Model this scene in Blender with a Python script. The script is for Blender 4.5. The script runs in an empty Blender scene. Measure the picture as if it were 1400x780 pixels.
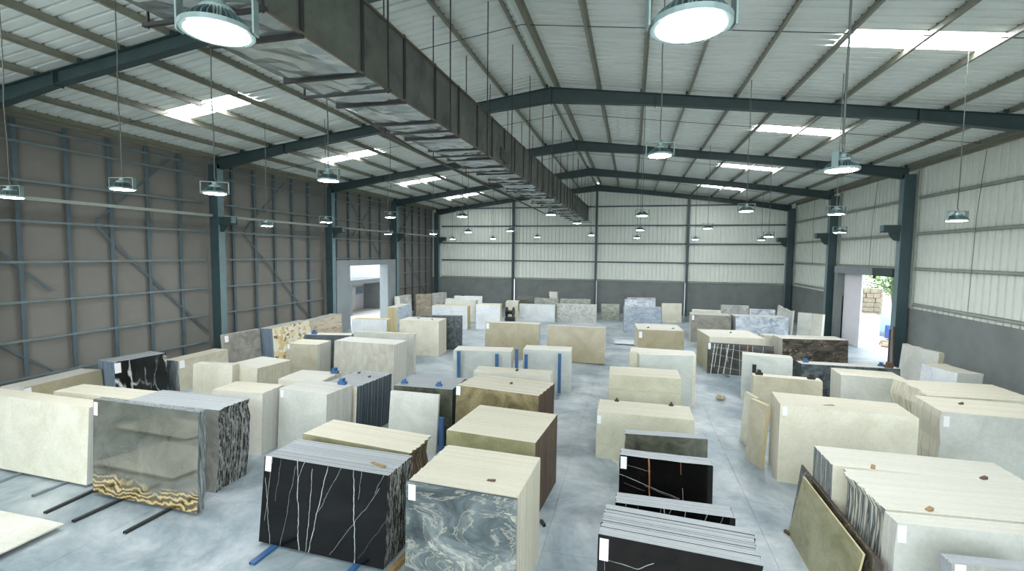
import bpy, math, random
from mathutils import Matrix, Vector

random.seed(7)
S = bpy.context.scene
COL = S.collection
PI = math.pi

# ------------------------------------------------------------------ camera
YAW, PITCH, ROLL, FPX = 0.24803, 0.066934, 0.010366, 646.84
CAMZ = 5.58
cy, sy, cp, sp = math.cos(YAW), math.sin(YAW), math.cos(PITCH), math.sin(PITCH)
F = Vector((-sy * cp, cy * cp, -sp)); R = Vector((cy, sy, 0)); U = R.cross(F)
cr, sr = math.cos(ROLL), math.sin(ROLL)
R2 = cr * R + sr * U; U2 = -sr * R + cr * U
cam = bpy.data.cameras.new('camera'); cam.sensor_width = 36; cam.lens = FPX / 1400 * 36
cam.clip_end = 500; cam.clip_start = 0.05
camo = bpy.data.objects.new('camera', cam); COL.objects.link(camo)
camo.matrix_world = Matrix(((R2.x, U2.x, -F.x, 0), (R2.y, U2.y, -F.y, 0), (R2.z, U2.z, -F.z, CAMZ), (0, 0, 0, 1)))
S.camera = camo

# ------------------------------------------------------------------ light and exposure
EXPOSURE = 1.2
SKY = 1.9
LAMP = 95.0
SKYLIGHT = 7.0
vs = S.view_settings
S.display_settings.display_device = 'sRGB'
vs.view_transform = 'Standard'; vs.look = 'None'; vs.exposure = EXPOSURE; vs.gamma = 1.0
vs.use_curve_mapping = False
wd = bpy.data.worlds.new('world'); S.world = wd; wd.use_nodes = True
bg = wd.node_tree.nodes['Background']
bg.inputs[0].default_value = (0.88, 0.96, 1.0, 1); bg.inputs[1].default_value = SKY

# ------------------------------------------------------------------ numbers of the hall
XL, XR, XM = -19.54, 13.02, -3.314          # inner flanges left and right, ridge
BAY = 9.0
ROWS = [-8.08, 0.92, 9.92, 18.92, 27.92, 36.92, 45.92]
YB, YF = -9.0, 46.5                          # open end behind the camera, far wall
SL = 0.13
def raft(x): return 12.18 - SL * abs(x - XM)
def roofz(x): return 12.40 - SL * abs(x - XM)

# ------------------------------------------------------------------ materials
def lin(c):
    return tuple(((v / 255) / 12.92 if v / 255 <= 0.04045 else ((v / 255 + 0.055) / 1.055) ** 2.4) for v in c) + (1,)

class NT:
    def __init__(s, name):
        s.m = bpy.data.materials.new(name); s.m.use_nodes = True
        s.t = s.m.node_tree; s.n = s.t.nodes; s.b = s.n['Principled BSDF']
    def add(s, typ, **kw):
        n = s.n.new(typ)
        for k, v in kw.items():
            if hasattr(n, k): setattr(n, k, v)
        return n
    def ln(s, a, b): s.t.links.new(a, b)
    def coords(s, scale=(1, 1, 1), rnd=True, rot=(0, 0, 0)):
        tc = s.add('ShaderNodeTexCoord'); out = tc.outputs['Object']
        if rnd:
            oi = s.add('ShaderNodeObjectInfo'); ml = s.add('ShaderNodeMath'); ml.operation = 'MULTIPLY'
            ml.inputs[1].default_value = 37.0; s.ln(oi.outputs['Random'], ml.inputs[0])
            va = s.add('ShaderNodeVectorMath'); va.operation = 'ADD'
            s.ln(out, va.inputs[0]); s.ln(ml.outputs[0], va.inputs[1]); out = va.outputs[0]
        mp = s.add('ShaderNodeMapping'); mp.inputs['Scale'].default_value = scale
        mp.inputs['Rotation'].default_value = rot
        s.ln(out, mp.inputs['Vector']); return mp.outputs[0]
    def noise(s, vec, scale, detail=4, rough=0.55, dist=0.0):
        n = s.add('ShaderNodeTexNoise'); n.inputs['Scale'].default_value = scale
        n.inputs['Detail'].default_value = detail; n.inputs['Roughness'].default_value = rough
        n.inputs['Distortion'].default_value = dist; s.ln(vec, n.inputs['Vector']); return n.outputs['Fac']
    def ramp(s, fac, stops):
        r = s.add('ShaderNodeValToRGB'); e = r.color_ramp.elements
        while len(e) < len(stops): e.new(0.5)
        for i, (p, c) in enumerate(stops):
            e[i].position = p; e[i].color = c if len(c) == 4 else tuple(c) + (1,)
        s.ln(fac, r.inputs[0]); return r.outputs[0]
    def mix(s, fac, a, b, mode='MIX'):
        n = s.add('ShaderNodeMix'); n.data_type = 'RGBA'; n.blend_type = mode
        for inp, v in ((n.inputs[0], fac), (n.inputs[6], a), (n.inputs[7], b)):
            if isinstance(v, (int, float)): inp.default_value = v
            elif isinstance(v, tuple): inp.default_value = v
            else: s.ln(v, inp)
        return n.outputs[2]
    def done(s, col, rough=0.5, metal=0.0, bump=None, bstr=0.2, spec=None):
        if isinstance(col, tuple): s.b.inputs['Base Color'].default_value = col
        else: s.ln(col, s.b.inputs['Base Color'])
        if isinstance(rough, (int, float)): s.b.inputs['Roughness'].default_value = rough
        else: s.ln(rough, s.b.inputs['Roughness'])
        s.b.inputs['Metallic'].default_value = metal
        if spec is not None: s.b.inputs['Specular IOR Level'].default_value = spec
        if bump is not None:
            b = s.add('ShaderNodeBump'); b.inputs['Strength'].default_value = bstr
            b.inputs['Distance'].default_value = 0.02
            s.ln(bump, b.inputs['Height']); s.ln(b.outputs[0], s.b.inputs['Normal'])
        return s.m

def paint(name, c, rough=0.5, var=0.25, scale=2.0, metal=0.0, rnd=True):
    n = NT(name); v = n.coords(rnd=rnd); f = n.noise(v, scale, 6, 0.65)
    c0 = lin(c); d = tuple(x * (1 - var) for x in c0[:3]) + (1,); h = tuple(min(1, x * (1 + var * 0.6)) for x in c0[:3]) + (1,)
    return n.done(n.ramp(f, [(0.3, d), (0.5, c0), (0.72, h)]), rough, metal)

def stone(name, c, c2, rough=0.22, scale=1.2, fine=0.10, stretch=(1, 1, 1), vein=None, vscale=0.8, vw=0.03, rot=(0, 0, 0), dist=0.6, vmask=0.5):
    n = NT(name); v = n.coords(stretch, rot=rot)
    f = n.noise(v, scale, 6, 0.6, dist)
    col = n.ramp(f, [(0.34, lin(c2)), (0.62, lin(c))])
    f2 = n.noise(v, scale * 14, 3, 0.7)
    col = n.mix(1.0, col, n.ramp(f2, [(0.3, (1 - fine,) * 3), (0.7, (1 + fine * .2,) * 3)]), 'MULTIPLY')
    if vein:
        vo = n.add('ShaderNodeTexVoronoi'); vo.feature = 'DISTANCE_TO_EDGE'; vo.inputs['Scale'].default_value = vscale
        vd = n.add('ShaderNodeVectorMath'); vd.operation = 'MULTIPLY_ADD'
        nn = n.add('ShaderNodeTexNoise'); nn.inputs['Scale'].default_value = scale * 2; nn.inputs['Detail'].default_value = 5
        n.ln(v, nn.inputs['Vector']); n.ln(nn.outputs['Color'], vd.inputs[0]); vd.inputs[1].default_value = (dist,) * 3; n.ln(v, vd.inputs[2])
        n.ln(vd.outputs[0], vo.inputs['Vector'])
        ms = n.noise(v, vscale * 1.3, 2)
        lw = n.ramp(vo.outputs['Distance'], [(0.0, (1, 1, 1)), (vw, (0, 0, 0))])
        mk = n.ramp(ms, [(vmask - .08, (0, 0, 0)), (vmask + .12, (1, 1, 1))])
        col = n.mix(n.mix(1.0, lw, mk, 'MULTIPLY'), col, lin(vein))
    return n.done(col, rough)

def edge(name, c, var=0.22, rough=0.75, streak=(4, 4, 4), dark=None, contrast=None):
    """sawn edge: slab to slab differences in tone and streaks along the cut"""
    n = NT(name); v = n.coords(streak); f = n.noise(v, 2.2, 5, 0.7)
    c0 = lin(c); d = lin(dark) if dark else tuple(x * (1 - var) for x in c0[:3]) + (1,)
    lo, hi = contrast or (0.3, 0.65)
    col = n.ramp(f, [(lo, d), (hi, c0)])
    oi = n.add('ShaderNodeObjectInfo')
    t = n.ramp(oi.outputs['Random'], [(0.0, (1 - var,) * 3), (1.0, (1.0, 1.0, 1.0))])
    return n.done(n.mix(1.0, col, t, 'MULTIPLY'), rough, bump=f, bstr=0.3)

M = {}
# stone faces
M['cream'] = stone('cream_marble', (232, 229, 212), (216, 212, 190))
M['ivory'] = stone('ivory_marble', (228, 227, 216), (212, 210, 196))
M['beige'] = stone('beige_marble', (204, 199, 178), (184, 178, 154), scale=1.6)
M['pale'] = stone('pale_grey_marble', (210, 212, 204), (190, 193, 184), scale=1.0)
M['palevein'] = stone('pale_veined_marble', (214, 212, 200), (188, 184, 168), scale=1.0, stretch=(1.5, 1, 0.7), rot=(0, 0.6, 0), dist=1.6)
M['taupe'] = stone('taupe_limestone', (172, 164, 136), (158, 149, 120), scale=1.5, fine=0.14)
M['olive'] = stone('olive_limestone', (170, 168, 132), (140, 138, 100), scale=1.4, stretch=(1, 1, 1.6), fine=0.16)
M['sage'] = stone('sage_cream_limestone', (206, 205, 184), (190, 189, 165), scale=1.3, fine=0.12)
M['slate'] = edge('dark_slate_edge', (74, 88, 98), 0.12, dark=(58, 70, 80), streak=(2, 2, 1))
M['golive'] = stone('brown_green_marble', (154, 143, 108), (108, 100, 72), scale=1.8, fine=0.25, dist=1.2)
M['white'] = stone('white_marble', (234, 238, 238), (214, 222, 226), scale=1.1, vein=(176, 186, 196), vscale=0.7, vw=0.02)
M['palewhite'] = stone('pale_white_marble', (206, 211, 205), (188, 195, 190), scale=1.0, stretch=(1, 1, 1.5))
M['whiteblue'] = stone('blue_white_marble', (222, 230, 238), (150, 164, 180), scale=1.3, stretch=(1, 1, 1.6), dist=1.8)
M['bluegrey'] = stone('blue_grey_marble', (188, 200, 212), (140, 154, 170), scale=1.5, rot=(0, 0.7, 0), stretch=(1, 1, 2.2), dist=1.5)
M['grey'] = stone('grey_marble', (176, 176, 168), (132, 132, 126), scale=1.5, dist=1.2)
M['greyrough'] = stone('grey_stone', (160, 158, 148), (124, 122, 114), rough=0.5, scale=2.2, fine=0.25)
M['greygreen'] = stone('grey_green_marble', (168, 172, 156), (118, 124, 112), scale=1.6, rot=(0, 0.8, 0), stretch=(1, 1, 2), dist=1.4)
M['greywhite'] = stone('grey_white_marble', (206, 208, 202), (164, 166, 162), scale=2.4, dist=1.0)
M['storm'] = stone('storm_grey_marble', (122, 136, 142), (66, 80, 86), rough=0.15, scale=1.1, rot=(0, 0.55, 0), stretch=(0.8, 1, 2.0), dist=2.2, vein=(206, 204, 188), vscale=1.1, vw=0.09, vmask=0.52)
M['black'] = stone('black_veined_marble', (15, 17, 18), (9, 10, 11), rough=0.07, scale=1.0, fine=0.3, stretch=(1.9, 1, 0.20), vein=(200, 206, 204), vscale=2.0, vw=0.012, dist=0.05, vmask=0.40)
M['blackh'] = stone('black_marble_level_veins', (19, 18, 18), (12, 12, 12), rough=0.10, scale=1.0, fine=0.3, stretch=(0.25, 1, 1.3), vein=(178, 172, 164), vscale=1.4, vw=0.016, dist=0.2, vmask=0.46)

def lined(name, c, c2, lines, rough=0.1, wob=0.03, fine=0.25):
    """polished stone with single veins: (x0, z0, x1, z1, half width, colour, strength)"""
    n = NT(name); v = n.coords(rnd=False)
    col = n.ramp(n.noise(v, 2.2, 5, 0.6, 0.5), [(0.35, lin(c2)), (0.65, lin(c))])
    nz = n.noise(v, 2.6, 5, 0.6); br = n.noise(v, 3.4, 3, 0.6)
    for (x0, z0, x1, z1, hw, vc, st) in lines:
        d = Vector((x1 - x0, 0, z1 - z0)); L = d.length; d.normalize(); nn = Vector((-d.z, 0, d.x))
        dt = n.add('ShaderNodeVectorMath'); dt.operation = 'DOT_PRODUCT'; n.ln(v, dt.inputs[0]); dt.inputs[1].default_value = nn
        ad = n.add('ShaderNodeMath'); ad.operation = 'MULTIPLY_ADD'; n.ln(nz, ad.inputs[0]); ad.inputs[1].default_value = wob * 2
        n.ln(dt.outputs['Value'], ad.inputs[2])
        sb = n.add('ShaderNodeMath'); sb.operation = 'SUBTRACT'; n.ln(ad.outputs[0], sb.inputs[0]); sb.inputs[1].default_value = nn.x * x0 + nn.z * z0 + wob
        ab = n.add('ShaderNodeMath'); ab.operation = 'ABSOLUTE'; n.ln(sb.outputs[0], ab.inputs[0])
        f = n.add('ShaderNodeMapRange'); f.inputs['From Min'].default_value = hw * 0.3; f.inputs['From Max'].default_value = hw * 1.1
        f.inputs['To Min'].default_value = st; f.inputs['To Max'].default_value = 0; n.ln(ab.outputs[0], f.inputs['Value'])
        da = n.add('ShaderNodeVectorMath'); da.operation = 'DOT_PRODUCT'; n.ln(v, da.inputs[0]); da.inputs[1].default_value = d
        s0 = d.x * x0 + d.z * z0
        cm = n.add('ShaderNodeMath'); cm.operation = 'COMPARE'; n.ln(da.outputs['Value'], cm.inputs[0]); cm.inputs[1].default_value = s0 + L / 2; cm.inputs[2].default_value = L / 2
        m1 = n.add('ShaderNodeMath'); m1.operation = 'MULTIPLY'; n.ln(f.outputs[0], m1.inputs[0]); n.ln(cm.outputs[0], m1.inputs[1])
        m2 = n.add('ShaderNodeMath'); m2.operation = 'MULTIPLY'; n.ln(m1.outputs[0], m2.inputs[0]); n.ln(n.ramp(br, [(0.25, (.25,) * 3), (0.5, (1,) * 3)]), m2.inputs[1])
        col = n.mix(m2.outputs[0], col, lin(vc))
    return n.done(col, rough, spec=0.22)
WV = (178, 183, 180)
M['black'] = lined('black_veined_marble', (16, 18, 19), (9, 11, 12), [
    (0.76, 1.6, 0.92, 0.0, 0.010, WV, 1), (0.93, 1.6, 0.78, 1.25, 0.006, WV, .8), (1.11, 1.5, 1.08, 0.0, 0.007, WV, .9), (1.44, 1.6, 1.14, 0.0, 0.009, WV, 1),
    (1.72, 1.6, 1.30, 0.75, 0.005, WV, .6), (1.98, 1.6, 2.12, 0.0, 0.010, WV, 1), (2.15, 1.6, 2.12, 1.1, 0.005, WV, .7), (2.55, 1.35, 1.60, 0.05, 0.005, WV, .55), (2.62, 1.6, 2.45, 1.25, 0.005, WV, .6),
    (0.18, 1.6, 0.10, 0.4, 0.006, WV, .7), (0.05, 1.2, 0.26, 0.0, 0.007, WV, .75), (0.38, 1.6, 0.32, 0.8, 0.004, WV, .4), (0.72, 1.5, 0.50, 0.0, 0.005, WV, .5), (2.75, 0.9, 2.2, 0.1, 0.003, WV, .35)], rough=0.05, wob=0.06)
OV = (168, 112, 78)
M['blackh'] = lined('black_marble_orange_vein', (19, 18, 18), (11, 11, 11), [
    (0.0, 1.22, 1.15, 0.88, 0.008, WV, .7), (0.1, 1.42, 0.6, 1.33, 0.005, WV, .6), (0.58, 0.62, 1.74, 0.36, 0.008, WV, .7), (0.5, 1.05, 1.3, 0.8, 0.004, WV, .4), (0.1, 1.05, 0.5, 0.95, 0.004, WV, .4),
    (0.56, 1.6, 0.60, 0.7, 0.016, OV, 1), (0.60, 0.75, 0.66, 0.0, 0.012, (190, 150, 120), .9), (0.60, 0.7, 0.50, 0.0, 0.010, (180, 160, 140), .8), (1.15, 1.6, 1.17, 1.35, 0.007, OV, .6), (1.2, 1.1, 1.24, 0.3, 0.007, WV, .6)], rough=0.08, wob=0.03)
M['blackd'] = lined('brown_black_marble_white_vein', (30, 27, 25), (17, 16, 16), [
    (0.0, 1.05, 2.1, 0.80, 0.013, WV, 1), (0.1, 1.42, 0.55, 1.38, 0.006, WV, .7), (0.55, 1.38, 0.75, 1.5, 0.006, WV, .7), (0.1, 1.5, 0.12, 1.05, 0.004, WV, .5), (0.3, 0.6, 1.8, 0.3, 0.006, WV, .6)], rough=0.08, wob=0.035)
NV = (224, 226, 220)
M['blacknet'] = lined('black_marble_white_net', (84, 86, 82), (62, 64, 62), [
    (0.32, 1.4, 0.16, 0.0, 0.022, NV, 1), (0.46, 1.4, 0.30, 0.3, 0.016, NV, .9), (0.62, 1.4, 0.48, 0.0, 0.018, NV, 1), (0.92, 1.4, 0.72, 0.0, 0.026, NV, 1), (0.80, 1.4, 0.9, 0.6, 0.010, NV, .8), (1.15, 1.4, 1.0, 0.0, 0.016, NV, .9), (1.4, 1.4, 1.42, 0.0, 0.012, NV, .8), (1.95, 1.4, 1.98, 0.0, 0.012, NV, .8),
    (0.1, 1.25, 2.7, 1.05, 0.010, NV, .7), (0.2, 0.95, 2.0, 0.6, 0.009, NV, .7), (0.1, 0.4, 1.4, 0.25, 0.008, NV, .6), (1.75, 1.4, 1.72, 0.9, 0.035, (222, 120, 66), 1), (2.4, 1.4, 2.3, 0.2, 0.012, NV, .7)], rough=0.12, wob=0.03)
def storm():
    n = NT('storm_grey_marble'); v = n.coords((0.8, 1, 1.7), rot=(0, 0.7, 0), rnd=False)
    f = n.noise(v, 1.1, 9, 0.66, 1.4); g = n.noise(v, 1.25, 9, 0.66, 1.8)
    c = n.ramp(f, [(0.30, lin((48, 56, 58))), (0.45, lin((82, 92, 94))), (0.58, lin((112, 121, 122))), (0.72, lin((156, 160, 156)))])
    k = n.ramp(g, [(0.48, (0, 0, 0)), (0.50, (.5, .5, .5)), (0.52, (.05, .05, .05)), (0.60, (.05, .05, .05)), (0.63, (.75, .75, .75)), (0.68, (.25, .25, .25)), (0.75, (.6, .6, .6))])
    return n.done(n.mix(k, c, lin((196, 192, 174))), 0.16)
M['storm'] = storm()
M['blackwhite'] = stone('black_white_marble', (34, 36, 34), (20, 22, 22), rough=0.12, scale=1.4, rot=(0, -0.3, 0), stretch=(1.4, 1, 0.5), vein=(224, 228, 226), vscale=1.3, vw=0.06, dist=0.5, vmask=0.5)
M['brownblack'] = stone('brown_black_marble', (96, 90, 80), (44, 42, 38), rough=0.12, scale=1.3, stretch=(1, 1, 1.8), rot=(0, 0.7, 0), dist=1.8, vein=(168, 156, 134), vscale=0.8, vw=0.022, vmask=0.44)
M['darkgreen'] = stone('dark_green_marble', (96, 98, 84), (58, 62, 54), scale=2.0, dist=1.2)
M['darkgrey'] = stone('dark_grey_granite', (90, 100, 104), (60, 70, 74), rough=0.35, scale=1.2, fine=0.2)
M['darkspeck'] = stone('dark_blue_speckled_granite', (104, 114, 116), (50, 58, 62), scale=5.0, fine=0.3)
M['browngrey'] = stone('brown_grey_rock', (176, 166, 148), (132, 122, 104), rough=0.6, scale=1.8, dist=1.5)

def onyx():
    n = NT('grey_gold_onyx'); v = n.coords(rnd=False)
    f = n.noise(v, 1.1, 6, 0.6, 0.8)
    up = n.ramp(f, [(0.3, lin((70, 72, 62))), (0.55, lin((104, 104, 92))), (0.75, lin((122, 120, 106)))])
    wv = n.add('ShaderNodeTexWave'); wv.wave_type = 'BANDS'; wv.bands_direction = 'Z'
    wv.inputs['Scale'].default_value = 2.6; wv.inputs['Distortion'].default_value = 16.0; wv.inputs['Detail'].default_value = 5; wv.inputs['Detail Scale'].default_value = 0.8
    n.ln(v, wv.inputs['Vector'])
    gold = n.ramp(wv.outputs['Fac'], [(0.1, lin((78, 70, 48))), (0.45, lin((132, 106, 54))), (0.7, lin((166, 138, 78))), (0.95, lin((204, 184, 130)))])
    sx = n.add('ShaderNodeSeparateXYZ'); n.ln(v, sx.inputs[0])
    ad = n.add('ShaderNodeMath'); ad.operation = 'MULTIPLY_ADD'; n.ln(n.noise(v, 0.9, 4, 0.6), ad.inputs[0]); ad.inputs[1].default_value = 0.9; n.ln(sx.outputs['Z'], ad.inputs[2])
    k = n.ramp(ad.outputs[0], [(0.72, (1, 1, 1)), (0.98, (0, 0, 0))])
    col = n.mix(k, up, gold)
    n.b.inputs['IOR'].default_value = 2.5
    return n.done(col, 0.03)
M['onyx'] = onyx()

def speckle():
    n = NT('yellow_river_granite'); v = n.coords()
    vo = n.add('ShaderNodeTexVoronoi'); vo.inputs['Scale'].default_value = 7.0
    vd = n.add('ShaderNodeTexNoise'); vd.inputs['Scale'].default_value = 5.0; n.ln(v, vd.inputs['Vector'])
    mx = n.mix(0.25, v, vd.outputs['Color']); n.ln(mx, vo.inputs['Vector'])
    sx = n.add('ShaderNodeSeparateColor'); n.ln(vo.outputs['Color'], sx.inputs[0])
    col = n.ramp(sx.outputs[0], [(0.0, lin((92, 76, 52))), (0.2, lin((206, 178, 118))), (0.45, lin((226, 214, 176))), (0.8, lin((232, 226, 206)))])
    return n.done(col, 0.3)
M['yellow'] = speckle()

def layered():
    n = NT('layered_rock'); v = n.coords((0.6, 0.6, 3.5)); f = n.noise(v, 1.6, 7, 0.65, 1.0)
    col = n.ramp(f, [(0.28, lin((98, 82, 60))), (0.42, lin((172, 156, 128))), (0.55, lin((204, 196, 176))), (0.7, lin((190, 170, 136)))])
    return n.done(col, 0.7, bump=f, bstr=0.7)
M['layered'] = layered()

# sawn edges
M['e_cream'] = edge('cream_sawn_edge', (206, 202, 183), 0.08)
M['e_ivory'] = edge('ivory_sawn_edge', (208, 207, 195), 0.07)
M['e_pale'] = edge('pale_sawn_edge', (204, 205, 196), 0.12)
M['e_olive'] = edge('olive_sawn_edge', (192, 188, 160), 0.12)
M['e_gold'] = edge('golden_sawn_edge', (218, 204, 160), 0.12)
M['e_brown'] = edge('brown_sawn_edge', (92, 72, 62), 0.2, dark=(58, 42, 36), streak=(6, 6, 1.2))
M['e_grey'] = edge('grey_sawn_edge', (168, 174, 176), 0.14)
M['e_dark'] = edge('dark_sawn_edge', (96, 110, 118), 0.4, dark=(52, 64, 72), streak=(6, 6, 1))
M['e_mottle'] = edge('black_white_sawn_edge', (176, 182, 178), 0.3, dark=(16, 18, 20), streak=(9, 9, 2.2), contrast=(0.46, 0.62))
M['e_stripe'] = edge('striped_grey_edge', (168, 176, 174), 0.35, dark=(58, 70, 74), streak=(9, 9, 0.8), contrast=(0.36, 0.64))
M['e_blue'] = edge('blue_grey_sawn_edge', (126, 144, 160), 0.25, streak=(7, 7, 2))

# building
M['rafter'] = paint('dark_teal_steel', (48, 66, 66), 0.45, 0.2)
M['column'] = paint('teal_grey_steel', (58, 78, 82), 0.4, 0.18)
M['colface'] = paint('pale_teal_flange', (112, 134, 138), 0.35, 0.15)
M['stud'] = paint('blue_grey_stud', (84, 100, 106), 0.5, 0.2)
M['girtgrey'] = paint('grey_wall_girt', (118, 132, 134), 0.45, 0.15)
M['girtpale'] = paint('pale_steel_rail', (160, 166, 156), 0.4, 0.15)
M['panel'] = paint('taupe_wall_board', (130, 128, 121), 0.8, 0.10, 0.6)
M['clad'] = paint('off_white_cladding', (230, 236, 226), 0.45, 0.05, 0.8)
M['purlin'] = paint('olive_grey_purlin', (132, 132, 116), 0.45, 0.2, 1.5)
M['roof'] = paint('grey_green_roof_sheet', (228, 234, 228), 0.4, 0.07, 0.7)
M['plinth'] = paint('dark_grey_render', (126, 132, 130), 0.85, 0.16, 0.9)
M['concrete'] = paint('grey_concrete', (140, 148, 150), 0.8, 0.12, 0.8)
M['blue'] = paint('blue_painted_steel', (56, 98, 146), 0.4, 0.15)
M['darkbar'] = paint('dark_steel_bar', (44, 48, 48), 0.5, 0.3)
M['steelbar'] = paint('worn_steel_bar', (120, 132, 136), 0.45, 0.3)
M['wood'] = paint('weathered_wood', (148, 124, 86), 0.8, 0.35, 9)
M['rust'] = paint('rusty_timber', (92, 72, 58), 0.8, 0.3, 6)
M['sticker'] = paint('white_paper', (236, 238, 238), 0.7, 0.03)
M['ink'] = paint('grey_print', (130, 134, 138), 0.7, 0.05)
M['cable'] = paint('grey_cable', (86, 92, 88), 0.6, 0.1)
M['housing'] = paint('lamp_housing', (132, 152, 150), 0.4, 0.12, 5, 0.2)
M['fin'] = paint('lamp_fin', (92, 114, 114), 0.4, 0.15, 5, 0.2)
M['duct'] = paint('dull_galvanised_duct', (92, 96, 88), 0.42, 0.5, 1.6, 0.35)
M['foil'] = paint('crumpled_foil', (172, 180, 178), 0.22, 0.3, 2.0, 0.75)
M['flange'] = paint('black_angle_iron', (34, 36, 34), 0.5, 0.3)
M['brownpipe'] = paint('brown_pipe', (92, 84, 70), 0.5, 0.25)
M['whitewall'] = paint('white_outer_wall', (232, 230, 236), 0.8, 0.04)
M['ground'] = paint('pale_ground', (206, 202, 200), 0.9, 0.12, 0.5)
M['bark'] = paint('tree_bark', (126, 112, 92), 0.9, 0.3, 6)
M['rock'] = paint('rough_stone_wall', (150, 140, 122), 0.9, 0.35, 3)
M['tarp'] = paint('pale_blue_tarpaulin', (170, 192, 214), 0.6, 0.15)
M['barrel'] = paint('blue_plastic', (70, 104, 178), 0.4, 0.1)
M['stick'] = paint('brown_board', (96, 62, 44), 0.8, 0.2)

def leafm():
    n = NT('leaf_green'); oi = n.coords(rnd=False); f = n.noise(oi, 0.9, 3)
    return n.done(n.ramp(f, [(0.35, lin((62, 104, 48))), (0.65, lin((150, 186, 112)))]), 0.5)
M['leaf'] = leafm()

def floorm():
    n = NT('stained_concrete_floor'); g = n.add('ShaderNodeNewGeometry')
    mp = n.add('ShaderNodeMapping'); n.ln(g.outputs['Position'], mp.inputs[0]); v = mp.outputs[0]
    f = n.noise(v, 0.35, 8, 0.68, 0.6); f2 = n.noise(v, 2.3, 6, 0.7, 0.4)
    c = n.ramp(f, [(0.30, lin((100, 119, 128))), (0.46, lin((150, 163, 168))), (0.66, lin((198, 204, 204)))])
    c = n.mix(1.0, c, n.ramp(f2, [(0.25, (0.68, 0.72, 0.75)), (0.6, (1, 1, 1))]), 'MULTIPLY')
    r = n.ramp(f2, [(0.3, (0.30,) * 3), (0.7, (0.5,) * 3)])
    return n.done(c, r)
M['floor'] = floorm()

def emit(name, col, st):
    n = NT(name); n.b.inputs['Base Color'].default_value = col
    n.b.inputs['Emission Color'].default_value = col; n.b.inputs['Emission Strength'].default_value = st
    return n.m
M['lens'] = emit('lit_lamp_lens', (0.95, 0.97, 1.0, 1), LAMP)
M['skylight'] = emit('daylit_translucent_sheet', (0.95, 0.97, 1.0, 1), SKYLIGHT)

# ------------------------------------------------------------------ mesh helpers
class MB:
    def __init__(s): s.v = []; s.f = []; s.k = []
    def box(s, x0, x1, y0, y1, z0, z1, k=0):
        b = len(s.v)
        s.v += [(x0, y0, z0), (x1, y0, z0), (x1, y1, z0), (x0, y1, z0), (x0, y0, z1), (x1, y0, z1), (x1, y1, z1), (x0, y1, z1)]
        s.f += [tuple(b + i for i in q) for q in ((3, 2, 1, 0), (4, 5, 6, 7), (0, 1, 5, 4), (1, 2, 6, 5), (2, 3, 7, 6), (3, 0, 4, 7))]
        s.k += [k] * 6; return s
    def bar(s, a, b, w, h, k=0, up=(0, 0, 1)):
        a = Vector(a); b = Vector(b); d = (b - a).normalized(); u = Vector(up)
        if abs(d.dot(u)) > 0.95: u = Vector((1, 0, 0))
        r = d.cross(u).normalized(); u = r.cross(d)
        n0 = len(s.v)
        for p in (a, b):
            for i, j in ((-1, -1), (1, -1), (1, 1), (-1, 1)): s.v.append(tuple(p + r * (i * w / 2) + u * (j * h / 2)))
        s.f += [tuple(n0 + i for i in q) for q in ((3, 2, 1, 0), (4, 5, 6, 7), (0, 1, 5, 4), (1, 2, 6, 5), (2, 3, 7, 6), (3, 0, 4, 7))]
        s.k += [k] * 6; return s
    def tube(s, pts, r, n=6, k=0):
        pts = [Vector(p) for p in pts]; base = len(s.v)
        for i, p in enumerate(pts):
            d = (pts[min(i + 1, len(pts) - 1)] - pts[max(i - 1, 0)]).normalized()
            u = Vector((0, 0, 1)) if abs(d.z) < 0.9 else Vector((1, 0, 0))
            a = d.cross(u).normalized(); c = d.cross(a)
            rr = r[i] if isinstance(r, (list, tuple)) else r
            for j in range(n):
                t = 2 * PI * j / n; s.v.append(tuple(p + a * (math.cos(t) * rr) + c * (math.sin(t) * rr)))
        for i in range(len(pts) - 1):
            for j in range(n):
                q = base + i * n; s.f.append((q + j, q + (j + 1) % n, q + n + (j + 1) % n, q + n + j)); s.k.append(k)
        s.f.append(tuple(base + j for j in range(n))[::-1]); s.k.append(k)
        e = base + (len(pts) - 1) * n; s.f.append(tuple(e + j for j in range(n))); s.k.append(k); return s
    def lathe(s, prof, n=20, k=0):
        base = len(s.v)
        for (r, z) in prof:
            for j in range(n):
                t = 2 * PI * j / n; s.v.append((r * math.cos(t), r * math.sin(t), z))
        for i in range(len(prof) - 1):
            for j in range(n):
                q = base + i * n; s.f.append((q + j, q + (j + 1) % n, q + n + (j + 1) % n, q + n + j)); s.k.append(k)
        s.f.append(tuple(base + j for j in range(n))[::-1]); s.k.append(k)
        e = base + (len(prof) - 1) * n; s.f.append(tuple(e + j for j in range(n))); s.k.append(k); return s
    def prism(s, pts, y0, y1, k=0):
        """polygon in x,z pushed along y"""
        b = len(s.v); n = len(pts)
        s.v += [(x, y0, z) for x, z in pts] + [(x, y1, z) for x, z in pts]
        s.f.append(tuple(b + i for i in range(n))); s.f.append(tuple(b + n + i for i in range(n))[::-1])
        for i in range(n): s.f.append((b + i, b + n + i, b + n + (i + 1) % n, b + (i + 1) % n))
        s.k += [k] * (n + 2); return s
    def mesh(s, name, mats):
        me = bpy.data.meshes.new(name); me.from_pydata(s.v, [], s.f)
        for m in (mats if isinstance(mats, (list, tuple)) else [mats]): me.materials.append(m)
        if any(s.k): me.polygons.foreach_set('material_index', s.k)
        me.update(); return me
    def build(s, name, mats, parent=None, loc=(0, 0, 0), smooth=False):
        me = s.mesh(name, mats)
        if smooth:
            for p in me.polygons: p.use_smooth = True
        return put(name, me, parent, loc)

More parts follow.
